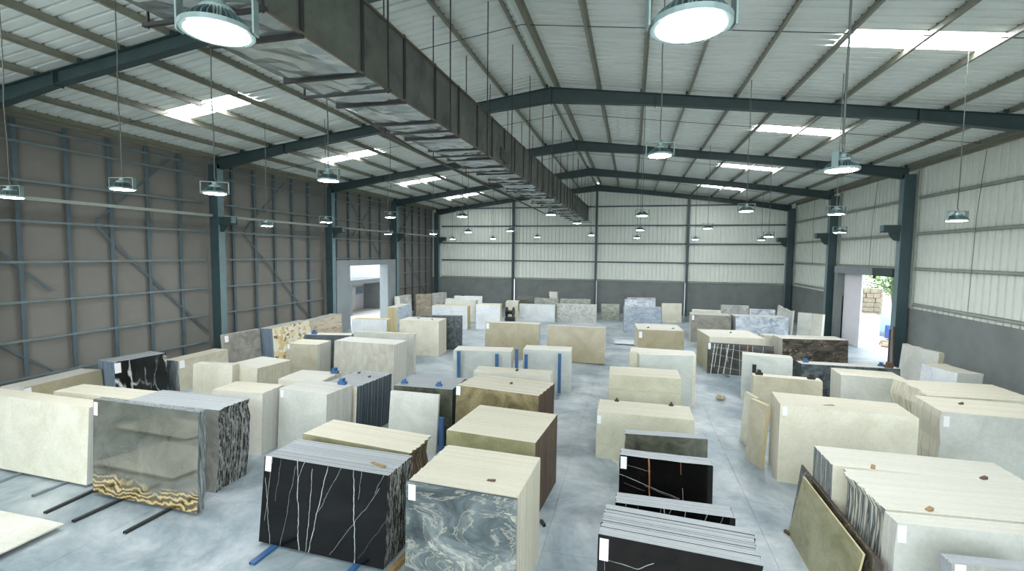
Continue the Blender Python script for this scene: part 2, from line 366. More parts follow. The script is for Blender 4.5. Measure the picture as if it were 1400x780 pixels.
def put(name, me, parent=None, loc=(0, 0, 0), rz=0.0):
    o = bpy.data.objects.new(name, me); COL.objects.link(o); o.location = loc; o.rotation_euler = (0, 0, rz)
    if parent is not None: o.parent = parent
    return o

def tag(o, label=None, cat=None, group=None, kind=None):
    if label: o['label'] = label
    if cat: o['category'] = cat
    if group: o['group'] = group
    if kind: o['kind'] = kind
    return o
def empty(name, loc=(0, 0, 0), rz=0.0): return put(name, None, None, loc, rz)

# ------------------------------------------------------------------ floor
floor = MB().box(-20.6, 14.0, YB, YF + 0.3, -0.25, -0.015).build('floor', M['plinth']); tag(floor, 'stained grey concrete hall floor', 'floor', kind='structure')
GX, GY = 4.2, 3.0
pm = MB().box(0.003, GX - 0.003, 0.003, GY - 0.003, -0.015, 0.0).mesh('floor_panel', M['floor'])
x = -1.5 - 5 * GX
xs = [x + i * GX for i in range(9)]
for ix, px in enumerate(xs):
    for iy in range(19):
        py = 8.47 - 6 * GY + iy * GY
        if px > 13.9 or py > 46.4: continue
        if px + GX > 14.0 or px < -20.6 or py + GY > YF + .25:
            x0 = max(px, -20.6); x1 = min(px + GX, 13.95); y1 = min(py + GY, YF + .2)
            MB().box(x0 - px + 0.006, x1 - px - 0.006, 0.006, y1 - py - 0.006, -0.015, 0).build('floor_panel', M['floor'], floor, (px, py, 0))
        else: put('floor_panel', pm, floor, (px, py, 0))

# ------------------------------------------------------------------ roof
ceil = empty('ceiling', (0, 0, 0)); tag(ceil, 'grey corrugated metal roof on steel purlins with skylight sheets', 'roof', kind='structure')
def sheet_profile(w, ribs, h=0.09):
    p = w / ribs; pts = []
    for i in range(ribs):
        a = i * p
        pts += [(a, 0), (a + p * .72, 0), (a + p * .76, h), (a + p * .96, h)]
    pts.append((w, 0)); return pts
PROF = sheet_profile(1.0, 3)
def roof_piece(off0, off1, w=1.0):
    """roof sheet from offset off0 to off1 away from the ridge; local y across"""
    m = MB()
    for (yy, hh) in PROF:
        m.v += [(off0, yy, -SL * off0 + hh), (off1, yy, -SL * off1 + hh)]
    for i in range(len(PROF) - 1):
        a = 2 * i; m.f.append((a, a + 1, a + 3, a + 2)); m.k.append(0)
    return m
OFFR, OFFL = 17.6, 17.5
full = roof_piece(0.16, 17.5).mesh('roof_sheet', M['roof'])
lowp = roof_piece(11.69, 17.5).mesh('roof_sheet', M['roof'])
lowl = roof_piece(13.35, 17.5).mesh('roof_sheet', M['roof'])
upR = roof_piece(0.16, 8.44).mesh('roof_sheet', M['roof'])
upL = roof_piece(0.16, 10.13).mesh('roof_sheet', M['roof'])
skR = roof_piece(8.44, 11.69).mesh('skylight_sheet', M['skylight'])
skL = roof_piece(10.13, 13.35).mesh('skylight_sheet', M['skylight'])
ny = int(YF + 0.6 - YB)
for side in (1, -1):
    for j in range(ny):
        y0 = YB + j
        bay = (y0 + 0.5 - 0.92) % 9.0
        sky = 3.6 <= bay < 4.6 and y0 > -8
        items = [(full, 'roof_sheet')] if not sky else ([(upR, 'roof_sheet'), (skR, 'skylight_sheet'), (lowp, 'roof_sheet')] if side > 0 else [(upL, 'roof_sheet'), (skL, 'skylight_sheet'), (lowl, 'roof_sheet')])
        for me, nm in items:
            o = put(nm, me, ceil, (XM, y0, 12.40))
            if side < 0: o.scale = (-1, 1, 1)
# ridge cap
rc = MB()
rc.v = [(-0.35, YB, -0.02), (0, YB, 0.06), (0.35, YB, -0.02), (-0.35, YF + .5, -0.02), (0, YF + .5, 0.06), (0.35, YF + .5, -0.02)]
rc.f = [(0, 1, 4, 3), (1, 2, 5, 4)]; rc.k = [0, 0]
rc.build('ridge_cap', M['roof'], ceil, (XM, 0, 12.42))
# purlins: Z sections, one length for each bay
OFFS = [0.24, 1.9, 3.56, 5.2, 6.85, 8.44, 10.13, 11.69, 13.35, 14.98, 16.5]
def zsec(L):
    m = MB()
    m.box(-0.006, 0.006, 0, L, 0, 0.2); m.box(0, 0.075, 0, L, 0.19, 0.2); m.box(-0.075, 0, 0, L, 0, 0.01)
    for i in range(int(L / 0.333)):
        m.box(-0.02, 0.03, 0.16 + i * 0.333, 0.19 + i * 0.333, 0.2, 0.235)
    return m
zme = zsec(8.98).mesh('purlin', M['purlin'])
for side in (1, -1):
    for o_ in OFFS:
        X = XM + side * o_
        for y in ROWS[:-1]:
            q = put('purlin', zme, ceil, (X, y + 0.19, raft(X) + 0.004))
            if side < 0: q.scale = (-1, 1, 1)
        for y in ROWS:                                   # cleats on the rafters
            if y > 5: MB().box(-0.05, 0.05, -0.05, 0.05, 0, 0.16).build('purlin_cleat', M['rafter'], ceil, (X - 0.06 * side, y + 0.18, raft(X)))
# eave beams
for X in (XL - 0.62, XR + 0.62):
    for y in ROWS[:-1]:
        MB().box(-0.06, 0.06, 0, 8.98, -0.02, 0.22).build('eave_beam', M['purlin'], ceil, (X, y + 0.19, raft(X) + 0.02))
# sag rods at mid bay
for y in ROWS[1:-1]:
    for side in (1, -1):
        MB().tube([(XM, 0, 0.08), (XM + side * 16.5, 0, 0.08 - SL * 16.5)], 0.011, 4).build('sag_rod', M['flange'], ceil, (0, y + 4.0, 12.18))

# ------------------------------------------------------------------ steel frames
def depth(off):
    P = [(0, 0.56), (4.0, 0.41), (7.9, 0.37), (12.5, 0.37), (16.6, 0.55)]
    for (a, b), (c, d) in zip(P, P[1:]):
        if off <= c: return b + (d - b) * (off - a) / (c - a)
    return P[-1][1]
ORD = ['behind the camera', 'above the camera', 'nearest in view, crossing the top left corner', 'second in view, in front of the long duct', 'third in view, meeting the right column beside the open door', 'fourth in view, beyond the right open door', 'farthest, against the gable wall']
for i, y in enumerate(ROWS):
    if i < 2: continue
    t = empty('roof_rafter', (XM, y + 0.18, 11.6)); tag(t, 'dark teal steel roof rafter, ' + ORD[i], 'roof beam', 'steel roof rafters')
    offs = [0, 4.0, 7.9, 12.5, 16.6]
    for side in (1, -1):
        w = MB(); tf = MB(); bf = MB()
        for a, b in zip(offs, offs[1:]):
            za, zb = 12.18 - SL * a, 12.18 - SL * b
            da, db = depth(a), depth(b); xa, xb = side * a, side * b
            pts = [(xa, za - 11.6), (xb, zb - 11.6), (xb, zb - db - 11.6), (xa, za - da - 11.6)]
            if side < 0: pts = pts[::-1]
            w.prism(pts, -0.006, 0.006)
            for m_, s0, s1 in ((tf, 0, 0.014), (bf, -1, 0.014)):
                z1 = (za, zb) if s0 == 0 else (za - da, zb - db)
                q = [(xa, z1[0] - 11.6), (xb, z1[1] - 11.6), (xb, z1[1] - s1 - 11.6), (xa, z1[0] - s1 - 11.6)]
                if side < 0: q = q[::-1]
                m_.prism(q, -0.13, 0.13)
        w.build('web', M['rafter'], t); tf.build('top_flange', M['rafter'], t); bf.build('bottom_flange', M['rafter'], t)
        for a in (4.0, 12.5):
            zc = 12.18 - SL * a - 11.6
            MB().box(side * a - 0.02, side * a + 0.02, -0.14, 0.14, zc - depth(a) - 0.05, zc).build('splice_plate', M['rafter'], t)
    MB().box(-0.025, 0.025, -0.14, 0.14, 11.56 - 11.6, 12.2 - 11.6).build('apex_plate', M['rafter'], t)

CORD = ['', '', 'at the left edge of the picture', 'second from the left edge', 'just before the left doorway', 'just past the left doorway', 'in the far left corner']
CORDR = ['', '', '', '', 'nearest, on the near side of the open right door', 'on the far side of the open right door', 'in the far right corner']
def column(X, y, sgn, lab, near):
    """sgn: +1 the inner flange faces +x (left wall)"""
    t = empty('steel_column', (X, y + 0.18, 0)); tag(t, lab, 'column', 'steel wall columns')
    h = raft(X) - 0.03
    d = -sgn
    MB().box(min(0, d * .02), max(0, d * .02), -0.18, 0.18, 0, h - 0.5).build('inner_flange', M['colface'], t)
    MB().box(min(d * .02, d * .5), max(d * .02, d * .5), -0.006, 0.006, 0, h - 0.3).build('web', M['column'], t)
    MB().box(min(d * .5, d * .52), max(d * .5, d * .52), -0.18, 0.18, 0, h - 0.3).build('outer_flange', M['column'], t)
    MB().box(min(d * .02, d * .5), max(d * .02, d * .5), -0.16, -0.148, 0, h - 0.3).build('side_plate', M['column'], t)
    MB().box(-0.4 if sgn > 0 else -0.2, 0.2 if sgn > 0 else 0.4, -0.26, 0.26, 0, 0.03).build('base_plate', M['column'], t)
    b = MB(); L = 0.75 * sgn
    b.box(min(0, L), max(0, L), -0.19, 0.19, 6.85, 7.22)
    b.box(min(L, L * 1.12), max(L, L * 1.12), -0.19, 0.02, 6.92, 7.2, 1)
    if sgn < 0: b.prism([(0, 6.85), (0, 6.42), (-0.16, 6.45), (-0.34, 6.62), (-0.42, 6.85)][::1], -0.1, 0.1)
    else: b.prism([(0, 6.85), (0.4, 6.85), (0, 6.5)], -0.1, 0.1)
    b.build('corbel', [M['rafter'], M['colface']], t)
    return t
for i, y in enumerate(ROWS):
    if i >= 2: column(XL, y, 1, 'tall teal steel column on the dark left wall, ' + CORD[i], i)
    if i >= 4: column(XR, y, -1, 'tall teal steel column on the pale right wall, ' + CORDR[i], i)

# ------------------------------------------------------------------ left wall
wl = MB().box(-20.62, -20.50, YB, 28.6, 0, 0.1).build('wall_left', M['plinth']); tag(wl, 'dark left wall of taupe boards on a steel grid', 'wall', kind='structure')
XW = -20.42
studs = [11.16 + .0]
stud_y = []
for r_ in ROWS[:-1]:
    stud_y += [r_ + 0.18 + 1.5 * k for k in range(1, 6)]
stud_y += [r + 0.7 for r in ROWS[2:]] 
stud_y = sorted(stud_y)
DY0, DY1, DTOP = 28.55, 36.95, 5.0
def hole(y): return DY0 < y < DY1
# boards between the studs
by = [YB + 1.5 * k for k in range(0, 38)]
by = [ROWS[0] + 0.18 + 1.5 * k for k in range(0, 37)]
pan = MB().box(0, 0.04, 0.004, 1.496, 0, 10.1).mesh('wall_board', M['panel'])
pans = MB().box(0, 0.04, 0.004, 1.496, 4.9, 10.1).mesh('wall_board', M['panel'])
for y in by:
    if y + 1.5 > YF + 0.2: y1 = YF
    m_ = pans if (y + 0.75 > DY0 and y + 0.75 < DY1 + .2) else pan
    put('wall_board', m_, wl, (XW - 0.09, y, 0))
sm = MB().box(-0.05, 0.09, -0.005, 0.005, 0, 10.0).box(0.08, 0.09, -0.075, 0.075, 0, 10.0).mesh('stud', M['stud'])
sms = MB().box(-0.05, 0.09, -0.005, 0.005, DTOP, 10.0).box(0.08, 0.09, -0.075, 0.075, DTOP, 10.0).mesh('stud', M['stud'])
for y in stud_y:
    if abs((y - 0.92) % 9.0) < 0.05: continue
    put('stud', sms if hole(y) else sm, wl, (XW + 0.01, y, 0))
for z in (9.72, 9.22, 7.92, 6.53, 5.12, 3.74, 2.40, 1.10):
    for y in ROWS[:-1]:
        y0, y1 = y + 0.38, y + 8.98
        segs = [(y0, y1)]
        if z < DTOP and y0 < DY1 and y1 > DY0: continue
        for a, b in segs: MB().box(0, 0.06, a, b, -0.04, 0.04).build('girt', M['girtgrey'], wl, (XW + 0.06, 0, z))
def brace(y0, z0, y1, z1):
    MB().bar((XW + 0.075, y0, z0), (XW + 0.075, y1, z1), 0.02, 0.09).build('brace', M['stud'], wl)
for r_ in (9.92, 18.92):
    k = 14.02 if r_ < 10 else 21.3
    brace(k, 6.65, k + 3.2, 9.72); brace(k, 6.5, min(k + 5.5, r_ + 9), 1.1 if r_ > 10 else 1.55)
brace(9.95, 6.6, 12.45, 4.05); brace(10.9, 2.4, 12.5, 1.0)
brace(30.9, 9.7, 35.8, 5.0); brace(30.9, 6.2, 34.7, 9.6); brace(39.2, 6.1, 44.7, 1.2); brace(38.2, 6.6, 41.4, 9.7)
rl = MB()
for y in ROWS[1:-1]: rl.box(-0.05, 0.05, y + 0.40, y + 8.94, -0.06, 0.06)
rl.build('wall_rail', M['girtpale']).location = (XL - 0.3, 0, 7.28)
tag(bpy.data.objects['wall_rail'], 'long pale steel rail running along the dark left wall at corbel height', 'rail')

MB().box(0, 0.04, 28.1, 28.62, 0, 4.9).build('wall_board', M['panel'], wl, (XW - 0.09, 0, 0))
MB().box(0, 0.04, 36.9, 37.1, 0, 4.9).build('wall_board', M['panel'], wl, (XW - 0.09, 0, 0))
# concrete door surround, left
d1 = empty('door_1', (-19.95, 32.7, 0)); tag(d1, 'concrete framed doorway open to daylight in the left wall', 'doorway', kind='structure')
MB().box(-0.45, 0.28, DY0 - 32.7, 30.15 - 32.7, 0, 5.0).build('door_jamb', M['concrete'], d1)
MB().box(-0.45, 0.28, 35.55 - 32.7, DY1 - 32.7, 0, 5.0).build('door_jamb', M['concrete'], d1)
MB().box(-0.45, 0.28, 30.15 - 32.7, 35.55 - 32.7, 4.6, 5.0).build('door_lintel', M['concrete'], d1)

# ------------------------------------------------------------------ right wall and far wall
def clad_sheet(w, z0, ztop0, ztop1, ribs=3):
    m = MB(); pr = sheet_profile(w, ribs, 0.09)
    for (a, h) in pr:
        zt = ztop0 + (ztop1 - ztop0) * a / w
        m.v += [(a, h, z0), (a, h, zt)]
    for i in range(len(pr) - 1):
        q = 2 * i; m.f.append((q, q + 2, q + 3, q + 1)); m.k.append(0)
    return m
PLZ = 3.05
XWR = XR + 0.68
wr = empty('wall_right', (XWR, 20, 0)); tag(wr, 'pale corrugated right wall above a dark rendered plinth', 'wall', kind='structure')
cw = 1.2
me_full = clad_sheet(cw, PLZ, 10.1, 10.1).mesh('cladding_sheet', M['clad'])
me_door = clad_sheet(cw, 5.0, 10.1, 10.1).mesh('cladding_sheet', M['clad'])
RD0, RD1 = 29.5, 35.9
y = YB
while y < YF:
    m_ = me_door if (y + cw > RD0 - .3 and y < RD1 + .2) else me_full
    o = put('cladding_sheet', m_, wr, (0, y + cw - 20, 0), -PI / 2)
    y += cw
MB().box(-0.06, 0.2, YB - 20, RD0 - 20, 0, PLZ).build('plinth', M['plinth'], wr)
MB().box(-0.06, 0.2, RD1 - 20, YF - 20, 0, PLZ).build('plinth', M['plinth'], wr)
MB().box(0.0, 0.1, YB - 20, RD0 - .3 - 20, PLZ, 5.05).build('backing_sheet', M['clad'], wr) if False else None
def cgirt(L, axis):
    m = MB()
    if axis == 'y': m.box(-0.10, -0.02, 0, L, -0.05, -0.035).box(-0.10, -0.085, 0, L, -0.05, 0.09).box(-0.10, -0.02, 0, L, 0.075, 0.09)
    else: m.box(0, L, -0.12, 0, -0.05, -0.035).box(0, L, -0.12, -0.105, -0.05, 0.07).box(0, L, -0.12, 0, 0.055, 0.07)
    return m
for z in (8.5, 6.74, 5.02, 3.25):
    for y in ROWS[:-1]:
        if z < 5 and y == 27.92: 
            continue
        cgirt(8.6, 'y').build('girt', M['girtpale'], wr, (0, y + 0.38 - 20, z))
for y in ROWS[2:]:
    MB().box(-0.12, -0.02, -0.06, 0.06, PLZ, 9.9).build('wall_post', M['girtpale'], wr, (0, y - 0.12 - 20, 0))
for a_, b_ in ((28.2, RD0 - .35), (RD1 + .4, 36.6)):
    clad_sheet(b_ - a_, PLZ, 5.02, 5.02).build('cladding_sheet', M['clad'], wr, (0, b_ - 20, 0)).rotation_euler[2] = -PI / 2
for i_, (ya, za, yb, zb) in enumerate(((23.2, 9.9, 23.6, 3.4), (31.8, 9.9, 32.3, 5.1), (41.5, 9.9, 41.4, 5.0))):
    o = MB().tube([(XWR - .14, ya, za), (XWR - .16, ya * .6 + yb * .4 + .1, za * .6 + zb * .4), (XWR - .14, yb, zb)], 0.012, 4).build('hanging_wire', M['cable']); tag(o, ['thin wire hanging on the right wall nearest the camera', 'thin wire hanging on the right wall above the open door', 'thin wire hanging on the right wall beyond the open door'][i_], 'wire', 'wires on the right wall')
d2 = empty('door_2', (XWR, 32.7, 0)); tag(d2, 'open doorway with concrete lintel in the right wall', 'doorway', kind='structure')
MB().box(-0.45, 0.2, RD0 - 32.7 + 1.7, RD1 + .45 - 32.7, 4.55, 5.0).build('door_lintel', M['concrete'], d2)
MB().box(-0.40, 0.2, RD0 - .4 - 32.7, RD0 - 32.7 + 1.7, 4.55, 4.98).build('lintel_end', M['rafter'], d2)
MB().box(-0.42, 0.2, RD1 - 32.7, RD1 + .45 - 32.7, 0, 4.55).build('door_jamb', M['plinth'], d2)
MB().box(-0.15, 0.2, RD0 - .35 - 32.7, RD0 - 32.7, 0, 4.55).build('door_jamb', M['plinth'], d2)
MB().box(-0.36, -0.26, RD0 + 1.6 - 32.7, RD0 + 1.75 - 32.7, 4.38, 4.55).build('door_latch', M['flange'], d2)

wf = empty('wall_far', (0, YF, 0)); tag(wf, 'pale corrugated gable wall above a dark rendered plinth', 'wall', kind='structure')
x = -20.5
while x < 13.9:
    w_ = min(1.1, 13.9 - x)
    clad_sheet(w_, PLZ, roofz(x) + .02, roofz(x + w_) + .02).build('cladding_sheet', M['clad'], wf, (x, 0, 0))
    x += 1.1
for a, b in ((-20.5, -11.7), (-11.5, -3.5), (-3.3, 4.8), (5.0, 13.8)):
    MB().box(a, b, -0.05, 0.2, 0, PLZ).build('plinth', M['plinth'], wf)
for z in (10.16, 8.34, 6.63, 4.87, 3.14):
    for a, b in ((-19.4, -11.7), (-11.5, -3.5), (-3.3, 4.8), (5.0, 13.0)):
        if z > 10: a, b = max(a, -17), min(b, 11)
        cgirt(b - a, 'x').build('girt', M['girtpale'] if z < 3.2 else M['stud'], wf, (a, 0, z))
for X in (-11.6, -3.4, 4.9):
    t = empty('wind_post', (X, YF - 0.34, 0)); tag(t, 'slim steel post on the pale gable wall, ' + {-11.6: 'left of the duct end', -3.4: 'in the middle below the ridge', 4.9: 'right of the middle'}[X], 'post', 'gable wall posts')
    h = raft(X) - depth(abs(X - XM)) - 0.02
    MB().box(-0.10, 0.10, -0.2, -0.19, 0, h).build('flange', M['column'], t)
    MB().box(-0.006, 0.006, -0.19, 0.1, 0, h).build('web', M['column'], t)
    MB().box(-0.10, 0.10, 0.1, 0.11, 0, h).build('flange', M['column'], t)

# ------------------------------------------------------------------ stone slabs
def outline(w, H, rough, rnd, amp, base, walk):
    """front view of one slab: base holds the shape all slabs of a stack share, walk the drift of this slab"""
    j = lambda k: base[k] * amp + rnd.uniform(-0.10, 0.10) * amp
    pts = [(0.0, 0.0), (w, 0.0)]
    if 'R' in rough:
        pts[1] = (w - abs(j(0)) - walk, 0)
        pts += [(w - abs(j(i + 1)) - walk, H * z) for i, z in enumerate((0.2, 0.4, 0.6, 0.78, 0.92))] + [(w - abs(j(6)) * 1.2 - walk, H)]
    else: pts += [(w - rnd.uniform(0, 0.006), H - rnd.uniform(0, .02)), (w - rnd.uniform(0.006, 0.03), H)]
    if 'T' in rough:
        pts += [(w * f, H - abs(j(7 + i)) * .4) for i, f in enumerate((0.85, 0.66, 0.5, 0.33, 0.17))]
    if 'L' in rough:
        pts += [(abs(j(12)) * 1.2 + walk, H)] + [(abs(j(13 + i)) + walk, H * z) for i, z in enumerate((0.92, 0.78, 0.6, 0.4, 0.2))]
    else: pts += [(rnd.uniform(0.006, 0.03), H), (rnd.uniform(0, 0.006), H - rnd.uniform(0, .02))]
    return pts

def slab_mesh(w, H, t, lean, rough, rnd, mats, amp, base, walk):
    pts = outline(w, H, rough, rnd, amp, base, walk); n = len(pts)
    m = MB()
    m.v = [(x, lean * z / H, z) for x, z in pts] + [(x, t + lean * z / H, z) for x, z in pts]
    m.f = [tuple(range(n)), tuple(range(2 * n - 1, n - 1, -1))]; m.k = [0, 0]
    for i in range(n):
        j = (i + 1) % n; m.f.append((i, n + i, n + j, j))
        dx = abs(pts[j][0] - pts[i][0]); dz = abs(pts[j][1] - pts[i][1])
        m.k.append(1 if dx > dz * 1.2 else 2)
    return m.mesh('slab', mats)

DIM = {
'BK':(-6.77,7.45,2.74,-2.4,1.65,0.88), 'C2':(-3.89,9.57,2.06,-5.1,1.68,1.88), 'GN':(-4.81,12.59,2.52,-8.5,1.80,1.40), 'GNb':(-5.04,14.82,2.59,1.5,1.70,0.57),
'GR':(-6.66,12.15,1.50,-0.2,1.60,0.10), 'GR2':(-6.79,12.48,1.84,2.1,1.65,1.30), 'MB':(-3.48,6.88,1.87,-2.7,1.85,1.50), 'R1':(3.80,32.44,2.39,-1.4,1.78,1.30),
'R10':(6.22,19.54,3.22,2.5,1.60,0.55), 'R11':(6.80,17.64,1.80,-4.3,1.70,1.08), 'R12':(4.03,17.12,2.01,-4.8,1.60,0.40), 'R13a':(3.45,15.26,0.65,-76.3,1.51,0.10),
'R13b':(3.45,13.98,0.63,-65.1,1.69,0.10), 'R14':(3.63,12.73,2.80,-4.8,1.95,1.14), 'R15':(7.82,15.06,2.75,2.7,1.85,1.75), 'R16':(7.28,13.37,2.39,-2.3,1.90,1.41),
'R17a':(3.63,7.48,2.9,4.2,1.90,0.32), 'R17b':(3.62,7.86,2.9,4.2,1.90,1.36), 'R17c':(3.54,9.32,2.9,0,1.90,0.90), 'R18':(11.40,23.75,2.06,-82.3,1.90,0.19),
'R19':(10.78,21.04,1.55,-79.3,1.60,0.85), 'R1b':(4.15,35.12,1.88,-7.6,1.80,0.50), 'R2':(6.42,32.19,3.09,5.9,1.80,1.13), 'R20':(3.95,6.83,1.14,4.2,1.80,0.20),
'R3a':(6.59,38.02,1.89,4.4,1.90,0.30), 'R3b':(8.28,37.03,1.64,-4.7,1.80,0.30), 'R4':(9.96,36.51,3.59,-91.8,2.20,0.10), 'R5':(10.41,33.84,0.80,-25.2,2.00,0.30),
'R5b':(11.14,33.50,0.60,-44.7,2.00,0.30), 'R6':(3.72,24.32,2.53,6.3,1.68,2.40), 'R6f':(3.61,24.07,2.84,-3.1,1.45,0.10), 'R7':(6.58,26.14,0.71,8.9,1.60,0.50),
'R8':(6.92,24.40,2.88,8.1,1.75,1.06), 'R9':(4.28,19.96,1.71,-10.1,1.75,0.59), 'S1':(-16.22,8.22,3.96,-1.5,1.88,0.44), 'S10':(-13.69,13.20,1.48,-8.0,1.60,1.42),
'S11':(-11.32,10.58,1.60,3.6,1.70,0.88), 'S12':(-9.64,11.22,1.68,-5.8,1.70,1.05), 'S13':(-10.57,12.15,1.47,3.4,1.60,1.16), 'S14':(-9.01,12.26,1.22,-6.4,1.60,1.74),
'S15':(-13.91,16.66,1.41,4.2,1.75,1.04), 'S16':(-12.12,17.36,2.86,-2.4,1.85,1.03), 'S17':(-12.59,19.56,2.94,5.8,1.85,0.30), 'S18':(-14.82,18.93,2.19,12.4,1.70,0.60),
'S19':(-12.27,23.41,2.26,4.0,1.91,1.31), 'S19b':(-11.89,25.20,2.44,11.1,1.94,0.40), 'S1b':(-14.70,8.92,2.62,0.8,1.85,0.70), 'S2':(-11.75,7.87,3.06,-1.4,2.20,0.19),
'S20':(-6.88,8.67,2.75,-6.3,1.62,0.95), 'S21':(-15.28,23.52,2.03,10.1,1.80,0.68), 'S22':(-15.70,29.55,2.49,92.9,1.80,0.72), 'S23a':(-18.90,36.10,1.95,86.6,1.90,0.50),
'S23b':(-18.57,37.73,1.48,51.2,1.90,0.50), 'S23c':(-17.43,38.57,1.83,78.9,1.90,0.50), 'S24':(-14.22,32.2,2.65,8,1.70,1.01), 'S25':(-11.08,33.0,1.80,8,1.83,1.04),
'S26':(-14.97,36.61,2.75,-6.5,1.80,0.50), 'S26b':(-15.28,39.42,2.54,4.3,1.80,0.30), 'S28':(-9.08,38.40,3.01,2.2,1.41,0.30), 'S29':(-9.94,41.45,2.84,5.9,1.80,0.30),
'S2b':(-12.01,8.73,2.87,0.6,1.89,0.94), 'S30':(-7.18,42.08,0.77,-10.4,2.20,0.30), 'S31a':(-8.2,40.4,2.1,4,1.75,.3), 'S31b':(-5.95,40.5,2.6,3,1.75,.3),
'S32':(-5.99,38.99,3.27,3.7,1.46,0.40), 'S33':(-2.49,41.21,1.54,-2.6,1.36,0.30), 'S34':(-0.47,34.95,2.61,9.2,1.85,0.40), 'S34b':(-0.53,40.20,2.47,5.8,1.90,0.30),
'S34c':(-0.31,42.03,2.42,12.5,1.90,0.30), 'S35':(2.50,41.19,1.61,9.5,1.58,0.30), 'S36':(-7.56,24.15,2.90,2.4,1.90,0.60), 'S37':(-4.30,24.46,3.00,-1.2,1.85,0.30),
'S38':(0.37,24.77,2.26,4,1.80,2.2), 'S4':(-18.08,10.20,2.40,95.7,1.30,0.87), 'S40':(0.34,17.50,1.89,11.4,2.00,0.41), 'S40b':(-0.00,18.48,2.38,-2.1,1.90,0.89),
'S41':(-0.64,15.53,2.25,1.3,1.70,1.17), 'S42':(-0.84,13.00,2.55,0.2,1.26,1.17), 'S43':(-0.10,10.91,1.85,5.0,1.50,0.28), 'S44':(-0.14,9.47,1.74,-0.9,1.60,0.33),
'S45':(-0.17,7.77,1.84,0.2,1.50,0.35), 'S46':(-0.36,6.38,2.07,-4.3,1.75,0.85), 'S5':(-17.71,12.56,1.77,82.3,1.60,0.92), 'S6':(-17.31,14.66,2.40,90.5,1.22,0.67),
'S7':(-18.17,17.66,2.06,86.2,1.70,0.18), 'S7b':(-17.45,19.89,3.12,93.0,1.70,0.71), 'S8':(-18.24,23.82,3.67,94.9,1.50,0.80), 'S9':(-14.52,12.85,1.45,8.3,1.70,0.34),
'WB1':(-7.05,18.1,2.40,8,1.60,0.9), 'WB2':(-4.28,18.87,1.98,4.3,1.65,0.95),
}
BUNDLES = {}
def bundle(key, label, face, top, end, rough='', lean=0.12, t=None, sticker=None, z0=0.0, amp=0.10, jit=0.35, cat='slab stack', wedges=(), dx=0, dy=0):
    x, y, w, ang, H, D = DIM[key]
    x += dx; y += dy
    H -= z0
    a = math.radians(ang); u = Vector((math.cos(a), math.sin(a))); nrm = Vector((-u.y, u.x))
    p = Vector((x, y)) - nrm * lean
    e = empty('slab_bundle' if D > 0.12 else 'stone_slab', (p.x, p.y, z0), a)
    tag(e, label, cat if D > 0.12 else 'stone slab', 'stone slabs standing in the hall')
    rnd = random.Random(key)
    dist = math.hypot(x, y)
    if t is None: t = 0.04 if dist < 12 else (0.06 if dist < 20 else 0.10)
    n = max(1, round(D / t)); t = D / n
    mats = [M[face], M[top], M[end]]
    base = [rnd.random() for _ in range(20)]
    nv = n if rough else min(n, 5)
    vars_ = []; walk = 0.0
    for _ in range(nv):
        vars_.append(slab_mesh(w, H, t * 0.985, lean, rough, rnd, mats, amp, base, walk))
        walk = min(max(walk + rnd.uniform(-0.22, 0.22) * amp, 0), amp)
    j = 0.006 * jit if n > 1 else 0
    first = None
    for i in range(n):
        o = put('slab', vars_[i % len(vars_)], e, (rnd.uniform(-j, j) if i else 0, i * t, 0))
        first = first or o
        if i and jit > 0: o.scale = (1, 1, 1 + rnd.uniform(-0.004, 0.001) * jit)
    if sticker is not None:
        sx, sz, sw, sh = sticker
        m = MB(); yy = lambda z: lean * z / H - 0.003
        def quad(x0, x1, z0_, z1_, off, k):
            b = len(m.v); m.v += [(x0, yy(z0_) - off, z0_), (x1, yy(z0_) - off, z0_), (x1, yy(z1_) - off, z1_), (x0, yy(z1_) - off, z1_)]
            m.v += [(x0, yy(z0_) - off + .002, z0_), (x1, yy(z0_) - off + .002, z0_), (x1, yy(z1_) - off + .002, z1_), (x0, yy(z1_) - off + .002, z1_)]
            m.f += [(b, b + 1, b + 2, b + 3), (b + 7, b + 6, b + 5, b + 4), (b, b + 4, b + 5, b + 1), (b + 1, b + 5, b + 6, b + 2), (b + 2, b + 6, b + 7, b + 3), (b + 3, b + 7, b + 4, b)]; m.k += [k] * 6
        X0 = sx if sx >= 0 else w + sx
        quad(X0, X0 + sw, H - sz - sh, H - sz, 0, 0)
        s_ = m.build('label_sticker', [M['sticker'], M['ink']], first); s_['label'] = 'white paper sticker'
    BUNDLES[key] = (p, u, nrm, w, H + z0, D, lean, e)
    return e
def on_top(key, fx, fy, h=0.0):
    """a place on the top of a bundle: fx along the width, fy through the depth"""
    p, u, n, w, H, D, lean, e = BUNDLES[key]
    q = p + u * (w * fx) + n * (D * fy + lean)
    return (q.x, q.y, H + h)

STK = (0.06, 0.05, 0.14, 0.22)
# --- left foreground
bundle('S1', 'cream marble slab stack at the left edge, standing on steel floor bars', 'cream', 'e_cream', 'e_pale', z0=0.06, lean=0.13, t=0.04)
bundle('S1b', 'cream slab stack of which only the top shows, behind the leftmost cream stack', 'cream', 'e_cream', 'e_olive')
bundle('S2', 'polished grey and gold onyx slab stack reflecting two pale slabs', 'onyx', 'e_stripe', 'e_stripe', rough='R', amp=0.05, lean=0.10, z0=0.06, sticker=(0.02, 0.06, 0.12, 0.3))
bundle('S2b', 'thick grey slab stack with ragged black and white end behind the onyx slabs', 'grey', 'e_grey', 'e_mottle', rough='R', amp=0.16, lean=0.17, dx=0.05)
